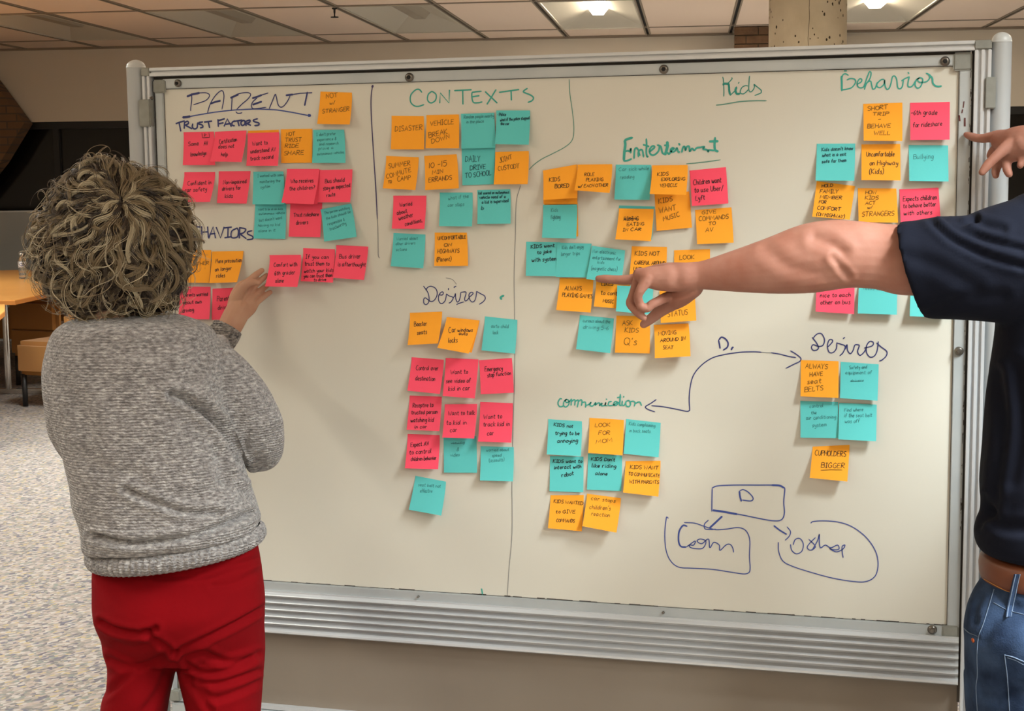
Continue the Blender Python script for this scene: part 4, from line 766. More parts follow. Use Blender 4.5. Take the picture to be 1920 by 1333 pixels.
# ------------------------------------------------------------------ materials
M_skinw = mat('skin_woman', (190, 150, 124), .6, spec=.25, sss=.1, vary=(26, (178, 130, 106), .3), bump=(260, .12, .001))
M_skinm = mat('skin_man', (170, 123, 106), .6, spec=.25, sss=.08, vary=(20, (144, 92, 74), .3), bump=(220, .15, .001))
def knit(name, c1, c2, c3):
    M = bpy.data.materials.new(name); M.use_nodes = True; nt = M.node_tree; b = nt.nodes['Principled BSDF']; L = nt.links.new
    b.inputs['Roughness'].default_value = .95; b.inputs['Specular IOR Level'].default_value = .15; b.inputs['Sheen Weight'].default_value = .35; b.inputs['Sheen Roughness'].default_value = .5
    tc = nt.nodes.new('ShaderNodeTexCoord'); mp = nt.nodes.new('ShaderNodeMapping'); mp.inputs['Scale'].default_value = (95, 95, 250); L(tc.outputs['Object'], mp.inputs[0])
    n = nt.nodes.new('ShaderNodeTexNoise'); n.inputs['Scale'].default_value = 1; n.inputs['Detail'].default_value = 3; L(mp.outputs[0], n.inputs['Vector'])
    r = nt.nodes.new('ShaderNodeValToRGB'); e = r.color_ramp.elements; e[0].position = .32; e[0].color = s2l(c1); e[1].position = .74; e[1].color = s2l(c3); q = e.new(.52); q.color = s2l(c2)
    L(n.outputs['Fac'], r.inputs['Fac']); L(r.outputs['Color'], b.inputs['Base Color'])
    w_ = nt.nodes.new('ShaderNodeTexWave'); w_.bands_direction = 'Z'; w_.inputs['Scale'].default_value = 62; w_.inputs['Distortion'].default_value = 3; w_.inputs['Detail'].default_value = 2; w_.inputs['Detail Scale'].default_value = 3
    L(tc.outputs['Object'], w_.inputs['Vector'])
    v = nt.nodes.new('ShaderNodeTexVoronoi'); v.inputs['Scale'].default_value = 210; L(tc.outputs['Object'], v.inputs['Vector'])
    ad = nt.nodes.new('ShaderNodeMath'); ad.operation = 'ADD'; L(w_.outputs['Fac'], ad.inputs[0]); L(v.outputs['Distance'], ad.inputs[1])
    bp = nt.nodes.new('ShaderNodeBump'); bp.inputs['Strength'].default_value = .8; bp.inputs['Distance'].default_value = .0035
    L(ad.outputs[0], bp.inputs['Height']); L(bp.outputs['Normal'], b.inputs['Normal'])
    return M
M_knit = knit('chenille_knit', (108, 103, 102), (154, 149, 147), (204, 200, 197))
M_cuff = knit('cuff_knit', (70, 66, 68), (140, 132, 124), (196, 188, 178))
M_red = mat('red_corduroy', (126, 1, 10), .9, spec=.12, bump=(140, .35, .0015), vary=(8, (110, 1, 8), .3))
M_shirt = mat('navy_cotton', (14, 17, 29), .9, spec=.15, bump=(320, .25, .001))
M_jean = mat('denim', (18, 28, 48), .9, spec=.12, bump=(380, .6, .0014), vary=(16, (56, 74, 102), .2))
M_seam = mat('pale_thread', (98, 114, 136), .8)
M_thr = mat('tan_thread', (176, 124, 66), .8)
M_belt = mat('brown_leather', (112, 62, 36), .45, bump=(60, .2, .001), vary=(14, (92, 48, 28), .3))
M_copper = mat('copper', (190, 100, 60), .35, metal=.9)
M_shoe = mat('shoe_leather', (40, 32, 30), .5)
M_white = mat('eye_white', (235, 232, 226), .3); M_iris = mat('iris', (60, 44, 34), .3); M_lip = mat('lips', (176, 92, 84), .5)
M_hd = mat('hair_under', (58, 46, 37), .8)
def hairm(name, c, rough=.42):
    M = mat(name, c, rough, spec=.6); return M
HM = [hairm('hair_dark', (44, 34, 27)), hairm('hair_brown', (74, 60, 46)), hairm('hair_blond', (128, 110, 82)), hairm('hair_pale', (178, 164, 136))]
def face(root, c, f, up, rt, s, skin):
    """eyes, nose, mouth on a head centred c looking along f"""
    for sg in (-1, 1):
        p = c + f*.088*s + rt*.032*sg*s + up*.012*s
        e = MB().lathe(p - f*.012*s, [(.001, -.002)] + [(.0125*s*math.sin(q), .0125*s*(1 - math.cos(q))) for q in np.linspace(.3, 2.8, 9)], 16, f).build('eye', M_white, root, True)
        MB().lathe(p + f*.0105*s, [(.0055*s, 0), (.0045*s, .002)], 14, f).build('iris', M_iris, e)
    mb = MB(); tube(mb, [c + f*.094*s - up*.05*s - rt*.022*s, c + f*.101*s - up*.05*s, c + f*.094*s - up*.05*s + rt*.022*s], [.003*s, .0065*s, .003*s], .8); mb.build('lips', M_lip, root, True)
def head_mb(mb, c, f, up, rt, s):
    rings = []
    for q in np.linspace(-1.5, 1.5, 15):
        r = math.cos(q); z = math.sin(q); w_ = .076*(1 - .22*max(0, -z)); d_ = .096*(1 - .12*max(0, -z))
        rings.append((c + up*.118*s*z + f*(.010*max(0, -z) if z < 0 else 0)*s, rt*w_*r*s, f*d_*r*s))
    loft(mb, rings, 28)
    tube(mb, [c + f*.090*s + up*.012*s, c + f*.104*s - up*.012*s, c + f*.112*s - up*.028*s, c + f*.094*s - up*.034*s], [.007*s, .009*s, .011*s, .008*s])
    for sg in (-1, 1): tube(mb, [c + rt*.076*sg*s + up*.022*s, c + rt*.085*sg*s - f*.008*s, c + rt*.078*sg*s - up*.028*s], [.010*s, .012*s, .008*s], .5, sq_axis=rt)
# ================================================================== the woman
DW = 2.85
foot0 = PD(330, 1100, DW); wm = thing('person', 'person with curly blond-brown hair in a grey knit sweater and red trousers, seen from behind', 'person', (foot0[0], foot0[1], 0))
rows = [(190, 588, 300, 588, .06, .02), (152, 595, 332, 595, .10, .01), (122, 608, 372, 606, .125), (104, 624, 398, 622, .135), (93, 652, 412, 650, .14), (87, 685, 420, 682, .145), (89, 724, 424, 722, .148), (99, 765, 428, 763, .15), (113, 805, 434, 803, .15),
        (124, 837, 441, 833, .15), (131, 872, 450, 866, .15), (139, 915, 463, 905, .152), (146, 948, 472, 935, .156), (155, 975, 479, 955, .16), (160, 1000, 483, 968, .163), (160, 1014, 486, 978, .166), (166, 1024, 484, 986, .158), (180, 1026, 474, 990, .135)]
mb = MB(); loft(mb, body_rings(rows, DW), 48, .86)
tpx(mb, [(345, 672, 2.88, 66), (392, 700, 2.88, 67), (432, 742, 2.89, 66), (466, 790, 2.92, 61), (484, 828, 2.97, 50), (487, 846, 2.99, 40)])
tpx(mb, [(487, 838, 2.99, 44), (462, 778, 3.06, 42), (428, 715, 3.14, 37), (408, 668, 3.21, 30), (408, 650, 3.25, 25)])
tpx(mb, [(150, 668, 2.86, 58), (138, 740, 2.88, 56), (150, 820, 2.93, 50), (200, 858, 3.02, 42), (265, 838, 3.12, 36)])
FS = [((322, 740, 343, 746, 384, 771, 425, 819, 457, 888), 8, .020), ((360, 758, 400, 790, 440, 850), 5, .008), ((234, 917, 279, 937, 344, 959, 408, 961), 6, .013), ((176, 1006, 242, 1018, 319, 1012, 384, 998, 470, 962), 6, .016),
      ((150, 850, 200, 880, 260, 890), 14, .004), ((430, 900, 380, 930, 330, 935), 12, .004), ((120, 720, 150, 760, 170, 830), 16, .004), ((400, 640, 360, 700, 350, 745), 14, .004), ((470, 700, 440, 760, 452, 800), 12, .003), ((500, 770, 470, 800, 455, 835), 7, .005), ((525, 800, 495, 842, 478, 858), 6, .005),
      ((180, 640, 260, 655, 330, 645), 16, .004), ((410, 850, 420, 900, 465, 925), 10, .005)]
sw = organic('sweater', mb, .0055, 5, M_knit, wm, FS, label='heather grey chenille knit sweater', noise=(38, .0016))
# ribbed hem and cuff: real ribs
def ribbed(name, rings, nr, amp, m_, parent, inner=.004, label=None):
    n = nr*4; vs = []; 
    prof = [0, 1, 1, 0]
    for k, (c, A, B) in enumerate(rings):
        for i in range(n):
            t = 2*math.pi*i/n; s = 1 + amp*(prof[i % 4] - .5)*(1 if 0 < k < len(rings)-1 else .5)
            vs.append(c + (A*math.cos(t) + B*math.sin(t))*s)
    m1 = len(rings); fs = [(j*n + i, j*n + (i+1) % n, (j+1)*n + (i+1) % n, (j+1)*n + i) for j in range(m1-1) for i in range(n)]
    return mk(name, vs, fs, m_, parent, True, label)
hr = []
for (xL, yL, xR, yR, b) in ((172, 1022, 486, 984, .15), (166, 1030, 493, 990, .165), (165, 1038, 496, 998, .170), (167, 1046, 496, 1006, .170), (171, 1053, 492, 1013, .164), (176, 1057, 486, 1018, .156), (180, 1052, 482, 1012, .148), (186, 1042, 476, 1002, .140)):
    L_, Q_ = PD(xL, yL, DW), PD(xR, yR, DW); hr.append(((L_ + Q_)/2, (Q_ - L_)/2, HF*b))
ribbed('ribbed_hem', hr, 84, .022, M_knit, wm, label='ribbed lower hem of the sweater')
ca, cb = PY(428, 613, -.10), PY(414, 638, -.115); ax = nrm(ca - cb)
B_ = nrm(HF - ax*(HF@ax)); A_ = np.cross(ax, B_); cr = []
for t, r in ((-.45, .028), (0, .0325), (.5, .0335), (.95, .0322), (1.0, .0305), (.93, .0285), (.5, .028)): c = cb + (ca - cb)*t; cr.append((c, A_*r, B_*r))
ribbed('ribbed_cuff', cr, 22, .09, M_cuff, wm, label='ribbed cuff of the right sleeve')
# hand against the board
mb = MB(); Yh = -.06
tpx(mb, [(413, 642, -.115, 21), (430, 614, -.10, 23), (440, 595, -.085, 23.5), (449, 578, -.07, 23)], 'y', .75)
tpx(mb, [(438, 590, -.075, 15), (444, 560, -.065, 15), (453, 540, -.055, 12.5), (465, 529, -.045, 8)], 'y', .8)
tpx(mb, [(445, 585, -.07, 16), (456, 562, -.06, 15.5), (466, 548, -.05, 11), (474, 538, -.042, 6.8)], 'y', .8)
tpx(mb, [(452, 588, -.07, 15), (465, 570, -.058, 14.5), (475, 558, -.047, 9)], 'y', .8)
tpx(mb, [(458, 590, -.07, 11), (470, 578, -.057, 11), (480, 567, -.045, 7.4)], 'y', .8)
tpx(mb, [(463, 531, -.046, 8), (471, 523, -.040, 6.6), (480, 515, -.032, 6.2), (491, 507, -.024, 5.0)], 'y')                       # index
tpx(mb, [(473, 539, -.042, 6.6), (484, 530, -.031, 5.9), (493, 522, -.021, 5.4), (500, 516, -.015, 4.6)], 'y')                     # middle
tpx(mb, [(476, 556, -.044, 6.8), (488, 545.5, -.032, 6.0), (498, 537, -.022, 5.4), (506, 530, -.015, 4.6)], 'y')                     # ring
tpx(mb, [(480, 567, -.046, 6.6), (490, 560, -.036, 5.8), (499, 553, -.028, 5.3), (506.5, 548, -.022, 4.6)], 'y')                     # little
tpx(mb, [(440, 574, -.066, 13), (446, 557, -.071, 11.5), (453, 543, -.075, 9.6), (462, 533, -.077, 8), (473, 529, -.075, 6.6), (485, 530, -.071, 4.8)], 'y')    # thumb
FH = [((471, 541, 468, 550, 460, 556, 456, 570), 3, .0014), ((446, 612, 462, 606), 2.5, .0006), ((474, 549, 479, 544), 1.8, .0014), ((479, 562, 484, 556), 1.8, .0012), ((464, 566, 474, 566, 482, 560), 3, .0007)]
organic('hand', mb, .0015, 5, M_skinw, wm, FH, label='raised right hand, palm turned to the camera')
# left hand at the front, head and neck, legs under the trousers stay covered
fW = nrm(np.array([.18, 1, 0])); rW = np.array([fW[1], -fW[0], 0]); upW = np.array([0, 0, 1.0]); hc = PD(216, 452, DW) + HF*.005
mb = MB(); head_mb(mb, hc, fW, upW, rW, .98)
tube(mb, [hc - upW*.06 - fW*.015, hc - upW*.13 - fW*.03, PD(232, 612, DW), PD(240, 660, DW)], [.05, .05, .055, .07])
hd = organic('head', mb, .004, 4, M_skinw, wm); face(wm, hc, fW, upW, rW, .98, M_skinw)
mb = MB(); P0 = PD(265, 838, 3.12); tube(mb, [P0, P0 + HR*.04, P0 + HR*.07 + upW*.01], [.024, .028, .024], .6, sq_axis=HF)
for k in range(4): tube(mb, [P0 + HR*.065 + upW*(.026 - .017*k), P0 + HR*.10 + upW*(.026 - .017*k), P0 + HR*.115 + upW*(.022 - .017*k) - HF*.02], [.0085, .008, .0065], n=10)
tube(mb, [P0 + HR*.02 + upW*.02, P0 + HR*.045 + upW*.045, P0 + HR*.07 + upW*.055], [.011, .010, .008], n=10)
organic('hand', mb, .0022, 3, M_skinw, wm, label='left hand resting in front of the waist')
# trousers
rows = [(180, 1020, 470, 985, .11), (178, 1050, 478, 1010, .115), (177, 1075, 486, 1040, .122, -.004), (180, 1100, 493, 1080, .132, -.012), (182, 1128, 498, 1118, .138, -.018), (185, 1155, 497, 1150, .135, -.016), (191, 1178, 496, 1178, .125, -.01), (198, 1205, 496, 1205, .11), (206, 1222, 492, 1225, .10)]
mb = MB(); loft(mb, body_rings(rows, DW), 48, .92)
def leg(rows): loft(mb, body_rings(rows, DW), 32, .95)
leg([(195, 1190, 325, 1190, .10), (198, 1215, 331, 1215, .10), (206, 1240, 331, 1238, .10), (204, 1284, 322, 1282, .098), (196, 1303, 317, 1303, .095), (192, 1333, 312, 1333, .092), (196, 1400, 304, 1400, .085), (204, 1480, 298, 1480, .075), (208, 1600, 290, 1600, .068), (212, 1740, 286, 1740, .062), (214, 1820, 284, 1820, .06)])
leg([(332, 1190, 495, 1190, .10), (330, 1218, 496, 1218, .10), (335, 1253, 494, 1250, .10), (344, 1292, 491, 1290, .098), (353, 1333, 488, 1333, .094), (362, 1400, 482, 1400, .088), (370, 1480, 474, 1480, .078), (376, 1600, 466, 1600, .07), (382, 1740, 460, 1740, .064), (384, 1820, 458, 1820, .062)])
FT = [((188, 1166, 215, 1180, 262, 1187, 292, 1178), 5, .009), ((326, 1222, 300, 1205, 272, 1184), 5, .007), ((330, 1222, 400, 1190, 450, 1165, 498, 1138), 5, .009), ((290, 1080, 380, 1078, 430, 1062, 484, 1048), 6, .004), ((400, 1100, 440, 1094, 490, 1070), 6, .003),
      ((345, 1232, 380, 1224, 430, 1242, 488, 1226), 6, .006), ((350, 1244, 380, 1262, 430, 1256, 470, 1236), 5, .006), ((352, 1268, 400, 1282, 450, 1270, 488, 1258), 5, .006), ((375, 1285, 400, 1310, 450, 1296, 486, 1278), 6, .005), ((350, 1270, 372, 1300, 396, 1333), 6, .005),
      ((204, 1236, 240, 1250, 280, 1244, 305, 1228), 6, .006), ((200, 1300, 225, 1280, 245, 1262), 6, .005), ((215, 1205, 250, 1215, 290, 1205), 6, .003), ((270, 1333, 295, 1300, 312, 1262), 7, .004)]
organic('trousers', mb, .0048, 4, M_red, wm, FT, label='bright red corduroy trousers')
for x in (248, 421):
    p = PD(x, 1850, DW); s = MB(); rings = []
    for t, w_, h_ in ((-.07, .022, .03), (-.05, .034, .045), (0, .038, .045), (.06, .042, .034), (.12, .044, .026), (.16, .036, .02), (.18, .02, .014)): rings.append((np.array([p[0], p[1], h_]) + fW*t, rW*w_, upW*h_))
    loft(s, rings, 24, .8); s.build('shoe', M_shoe, wm, True)
# ------------------------------------------------------------------ curly hair
HC = PD(216, 455, DW); HE = np.array([.145, .158, .137])        # half width, half height, half depth
rr_ = HR; ff_ = HF; uu_ = np.array([0, 0, 1.0])
crown = nrm(rr_*.30 + uu_*.62 - ff_*.72)
t1 = nrm(np.cross(crown, uu_)); t2 = np.cross(crown, t1)
def env(d):                                    # hull radius for unit directions (N,3): wider low, flat below
    a = d@rr_; b = d@uu_; c = d@ff_
    e = 1/np.sqrt((a/HE[0])**2 + (b/HE[1])**2 + (c/HE[2])**2)
    e *= 1 + .07*np.exp(-((b + .35)/.35)**2) - .05*np.clip(b - .6, 0, 1)
    e *= 1 + .035*np.sin(7*a + 3*b) + .03*np.sin(5*b - 6*c + 1)
    return e
def hair_obj(name, curves, m_, rad, label):
    k = len(curves)
    if not k: return
    n = curves[0].shape[0]; hcv = bpy.data.hair_curves.new(name); hcv.add_curves([n]*k)
    P = np.concatenate(curves) - np.array(wm.location)
    hcv.attributes['position'].data.foreach_set('vector', P.astype(np.float32).ravel())
    r = hcv.attributes.get('radius') or hcv.attributes.new('radius', 'FLOAT', 'POINT')
    s = np.linspace(0, 1, n); rv = np.tile(rad*np.clip(1.15 - .75*s**3, .3, 1), k); r.data.foreach_set('value', rv.astype(np.float32))
    hcv.materials.append(m_); o = bpy.data.objects.new(name, hcv); COL.objects.link(o); o.parent = wm; o['label'] = label; o['kind'] = 'stuff'
NP = 30; S = np.linspace(0, 1, NP); groups = [[], [], [], []]
def lock(th0, ph0, dth, rho0, rho1, amp, turns, col, nst, spread, wander):
    th = th0 + dth*S; ph = ph0 + wander*np.sin(S*2.5 + rng.uniform(0, 6))*S
    D = np.outer(np.cos(th), crown) + np.outer(np.sin(th)*np.cos(ph), t1) + np.outer(np.sin(th)*np.sin(ph), t2)
    if (D@fW).max() > .62 and (D[:, 2]).min() < .35: return False
    R = env(D)*(rho0 + (rho1 - rho0)*S**.6); P = HC + D*R[:, None]
    lowz = HC[2] - .166 - .012*math.sin(ph0*3); P[:, 2] = np.where(P[:, 2] < lowz, lowz + (P[:, 2] - lowz)*.15, P[:, 2])
    T = np.gradient(P, axis=0); T /= np.linalg.norm(T, axis=1)[:, None] + 1e-9
    Nn = D; Bn = np.cross(T, Nn); Bn /= np.linalg.norm(Bn, axis=1)[:, None] + 1e-9
    a = amp*np.clip(S*2.4, .15, 1); q0 = rng.uniform(0, 6.28); sg = rng.choice([-1, 1]); tw = turns*(S + .25*S*S)*6.28*sg + q0
    P = P + Bn*(a*np.cos(tw))[:, None] + Nn*(.75*a*np.sin(tw) - .3*a)[:, None] + T*(.5*a*np.sin(tw + 1))[:, None]
    for _ in range(nst):
        o = rng.normal(0, spread, 2); k = .55 + .45*np.sin(S*3.1); j = rng.uniform(-.15, .15)
        groups[col].append(P + Bn*(o[0]*k)[:, None] + Nn*(o[1]*k)[:, None] + T*(j*a)[:, None])
    return True
cnt = 0
while cnt < 1250:
    th0 = math.acos(1 - 1.8*rng.random())*.9; ph0 = rng.uniform(0, 6.283)
    if rng.random() < .16: th0 = rng.uniform(.02, .4)
    col = int(rng.choice([0, 1, 2, 3], p=[.40, .36, .18, .06]))
    rho1 = rng.uniform(.80, .97) if col < 2 else rng.uniform(.92, 1.03)
    cnt += bool(lock(th0, ph0, rng.uniform(.5, 1.15), .80 if th0 > .45 else .88, rho1, rng.uniform(.009, .019)*(1 if th0 > .8 else .7), rng.uniform(.5, 1.7), col, 26, rng.uniform(.0016, .0034), rng.uniform(.1, .6)))
cnt = 0
while cnt < 300:                                 # fly-away hairs
    cnt += bool(lock(math.acos(1 - 1.6*rng.random()), rng.uniform(0, 6.283), rng.uniform(.4, .9), .9, rng.uniform(1.04, 1.16), rng.uniform(.006, .014), rng.uniform(.6, 1.8), int(rng.choice([1, 2, 3])), 2, .002, .4))
for g, m_, nm, lb in zip(groups, HM, ('hair', 'hair', 'hair', 'hair'), ('dark brown curls underneath', 'mid brown curls', 'blond highlighted curls', 'pale blond curls')): hair_obj(nm, g, m_, .00042, lb)
mb = MB(); vs = []; nu, nv = 40, 26
Dm = np.array([[math.cos(v)*math.cos(u), math.cos(v)*math.sin(u), math.sin(v)] for v in np.linspace(-1.5, 1.5, nv) for u in np.linspace(0, 2*math.pi, nu, endpoint=False)])
Rm = env(Dm)*.84; fr_ = (Dm@fW > .45) & (Dm[:, 2] < .45); Rm[fr_] = .078
Vm = HC + Dm*Rm[:, None]; Vm[:, 2] = np.maximum(Vm[:, 2], HC[2] - .150)
mk('hair_underlayer', Vm, [(j*nu + i, j*nu + (i+1) % nu, (j+1)*nu + (i+1) % nu, (j+1)*nu + i) for j in range(nv-1) for i in range(nu)] + [tuple(range(nu))[::-1], tuple((nv-1)*nu + i for i in range(nu))], M_hd, wm, True)
# ================================================================== the man
DM = 2.40
f0 = PD(2090, 1100, DM); mn = thing('person', 'person in navy t-shirt, brown belt and jeans pointing at the notes from the right', 'person', (f0[0], f0[1], 0))
rows = [(2040, 325, 2150, 325, .055), (1990, 342, 2200, 342, .075), (1925, 362, 2262, 362, .095), (1892, 385, 2295, 385, .11), (1880, 430, 2310, 430, .125), (1874, 500, 2318, 500, .13), (1874, 610, 2318, 607, .13), (1864, 700, 2318, 700, .13), (1854, 770, 2318, 770, .13), (1846, 850, 2318, 850, .13), (1842, 910, 2320, 905, .132),
        (1846, 955, 2322, 945, .134), (1840, 978, 2326, 965, .138), (1834, 995, 2330, 985, .142), (1833, 1012, 2334, 1005, .142), (1838, 1030, 2334, 1020, .138), (1846, 1040, 2330, 1032, .130)]
mb = MB(); loft(mb, body_rings(rows, DM), 56, .88)
def ringpx(xt, yt, xb, yb, dep, half, bulge=0):
    a, b = PD(xt, yt, dep), PD(xb, yb, dep); c = (a + b)/2; return (c, (b - a)/2, -HF*half + HR*(bulge*dep/FOC))
rg = [ringpx(1684, 417, 1735, 595, 2.43, .070, -34), ringpx(1718, 414, 1752, 597, 2.43, .078, -26), ringpx(1760, 407, 1782, 598, 2.42, .085, -18), ringpx(1812, 406, 1822, 600, 2.41, .092, -8), ringpx(1856, 388, 1872, 604, 2.40, .10), ringpx(1900, 374, 1920, 608, 2.40, .11), ringpx(1960, 380, 1980, 600, 2.40, .10)]
loft(mb, rg, 40, .95)
rg = [ringpx(2350, 420, 2330, 560, 2.62, .065), ringpx(2330, 400, 2300, 560, 2.50, .08), ringpx(2290, 380, 2270, 560, 2.42, .09)]
loft(mb, rg, 30)
FSh = [((1745, 412, 1760, 428, 1790, 452, 1850, 480, 1920, 500), 6, .006), ((1772, 408, 1800, 430, 1850, 450, 1920, 468), 6, .005), ((1790, 410, 1808, 420, 1830, 410), 5, .005), ((1688, 425, 1676, 500, 1705, 575), 4, .0012), ((1822, 402, 1842, 420, 1880, 430), 7, .004),
       ((1870, 700, 1880, 800, 1868, 900, 1860, 960), 10, .006), ((1905, 690, 1910, 800, 1895, 900), 12, .004), ((1740, 590, 1800, 560, 1880, 555), 10, .003), ((1700, 480, 1760, 500, 1830, 540), 12, .003), ((1850, 960, 1880, 985, 1920, 990), 10, .005), ((1845, 930, 1852, 962, 1838, 985), 6, .005)]
sh = organic('shirt', mb, .0048, 4, M_shirt, mn, FSh, label='navy short-sleeved t-shirt', noise=(22, .0012))
# left arm + pointing hand
mb = MB()
P = []; r = []; sqz = []
arm = [(1800, 500, 2.41, 66), (1730, 490, 2.42, 66), (1690, 487, 2.43, 66), (1650, 481, 2.44, 62), (1600, 477, 2.445, 63), (1560, 478, 2.45, 66), (1510, 486, 2.455, 65), (1450, 498, 2.46, 54), (1376, 509, 2.475, 39), (1320, 516, 2.49, 27.5), (1290, 518, 2.50, 25)]
tpx(mb, arm, 'd', .82, n=24)
tpx(mb, [(1310, 516, 2.495, 26), (1275, 520, 2.50, 27), (1240, 522, 2.505, 24), (1212, 519, 2.51, 19), (1200, 515, 2.515, 14)], 'd', .95)          # back of the hand, near edge
tpx(mb, [(1290, 516, 2.52, 24), (1250, 512, 2.54, 20), (1215, 514, 2.56, 14), (1195, 522, 2.565, 12)], 'd', 1.1)                                     # far edge
tpx(mb, [(1200, 520, 2.565, 11), (1184, 524, 2.57, 10.2), (1165, 525, 2.575, 9.4), (1150, 524, 2.58, 8.6), (1134, 523, 2.585, 8.2), (1122, 522.5, 2.59, 6.8)], 'd')   # index
tpx(mb, [(1202, 514, 2.535, 12), (1193, 535, 2.53, 9.6), (1185, 558, 2.525, 8.6), (1181, 568, 2.524, 8.4), (1188, 578, 2.52, 8.4), (1198, 588, 2.515, 8.2), (1207, 596, 2.512, 6.6)], 'd')      # middle, curled
tpx(mb, [(1216, 522, 2.50, 13), (1203, 540, 2.497, 10), (1196, 556, 2.50, 8.6), (1199, 566, 2.505, 8)], 'd')                                          # ring
tpx(mb, [(1196, 562, 2.505, 8.2), (1202, 574, 2.505, 8.4), (1214, 578, 2.505, 8.6), (1219, 572, 2.506, 8)], 'd')                                      # ring, end joint
tpx(mb, [(1264, 552, 2.535, 10), (1248, 558, 2.52, 10), (1232, 566, 2.508, 9.2), (1222, 571, 2.505, 9), (1216, 579, 2.503, 7)], 'd')                                        # little finger folded
tpx(mb, [(1296, 536, 2.51, 24), (1276, 556, 2.525, 20), (1256, 570, 2.54, 15), (1238, 583, 2.55, 12), (1220, 598, 2.56, 10), (1207, 608, 2.565, 8)], 'd')   # thumb below
FM = [((1530, 446, 1556, 456, 1578, 472), 11, .0038), ((1562, 484, 1574, 499, 1590, 518), 6, .0026), ((1211, 533, 1207, 539, 1202, 543), 2.5, .0008),
      ((1245, 552, 1275, 556, 1300, 548), 3, .0015), ((1213, 568, 1214, 576), 1.6, .0007), ((1262, 494, 1270, 510, 1268, 530), 8, .0015), ((1440, 470, 1480, 500, 1540, 515), 12, .002)]
hm = organic('arm', mb, .0021, 6, M_skinm, mn, FM, label='bare left arm and hand with outstretched index finger')
# small nails
bv = bvh_of(hm); nl = MB(); M_nail = mat('nail', (226, 176, 158), .35)
for x0, y0, x1, y1, wd in ((1119, 518, 1128, 517.5, 2.2),):
    q = [hit(bv, x, y) for x, y in ((x0, y0 - wd), (x1, y1 - wd + .8), (x1, y1 + wd), (x0, y0 + wd - .5))]
    if all(a is not None for a in q): nl.add([a[0] + a[1]*.0006 for a in q], [(0, 1, 2, 3)])
if nl.v: nl.build('fingernail', M_nail, mn)
# right arm and the hand touching the frame
mb = MB()
tpx(mb, [(2320, 480, 2.52, 60), (2290, 470, 2.62, 56), (2235, 430, 2.74, 52), (2200, 395, 2.80, 46), (2100, 325, 2.87, 42), (2000, 275, 2.93, 33), (1940, 262, 2.97, 28)], 'd', .9, n=20)
tpx(mb, [(1960, 264, -.135, 29), (1925, 263, -.115, 29), (1895, 266, -.095, 27), (1876, 262, -.075, 20)], 'y', .8)
tpx(mb, [(1920, 272, -.12, 24), (1900, 285, -.11, 20), (1885, 290, -.105, 14)], 'y', .8)
tpx(mb, [(1872, 256, -.070, 13), (1856, 257.5, -.058, 10), (1842, 259.5, -.046, 8.6), (1828, 258, -.034, 8.2), (1816, 254, -.022, 7.0), (1811, 252, -.014, 5.2)], 'y')       # index
tpx(mb, [(1915, 266, -.112, 18), (1892, 274, -.116, 14), (1876, 286, -.122, 11), (1862, 299, -.128, 9.6), (1850, 312, -.133, 9.0), (1841.5, 323, -.137, 7.0)], 'y')                                        # thumb
tpx(mb, [(1878, 268, -.07, 10), (1862, 282, -.05, 8), (1856, 292, -.045, 7)], 'y')                                                                                              # middle, behind
tpx(mb, [(1886, 292, -.09, 11), (1872, 308, -.085, 9), (1867, 320, -.085, 8.4), (1867, 329, -.09, 6.8)], 'y')
tpx(mb, [(1900, 285, -.105, 12), (1889, 303, -.105, 9), (1888, 316, -.11, 8.8), (1892, 326, -.115, 7.6)], 'y')
tpx(mb, [(1930, 284, -.12, 12), (1918, 298, -.12, 8.4), (1913, 310, -.125, 6.8)], 'y')
organic('arm', mb, .0021, 7, M_skinm, mn, [], label='right hand touching the side of the frame')
# head and neck (outside the frame)
hm_c = PD(2098, 205, DM); fM = nrm(np.array([-.1, 1, 0])); rM = np.array([fM[1], -fM[0], 0])
mb = MB(); head_mb(mb, hm_c, fM, upW, rM, 1.04); tube(mb, [hm_c - upW*.07 - fM*.01, hm_c - upW*.15 - fM*.02, PD(2092, 370, DM)], [.055, .056, .075])
organic('head', mb, .004, 4, M_skinm, mn); face(mn, hm_c, fM, upW, rM, 1.04, M_skinm)
Dq = Dm; Rq = np.where((Dq@fM > .35) & (Dq[:, 2] < .55), .07, .088 + .038*np.clip(Dq[:, 2], 0, 1) + .012*np.abs(Dq@fM)); Rq[Dq[:, 2] < -.45] = .06
mk('short_hair', hm_c + Dq*Rq[:, None], [(j*nu + i, j*nu + (i+1) % nu, (j+1)*nu + (i+1) % nu, (j+1)*nu + i) for j in range(nv-1) for i in range(nu)], M_hd, mn, True)
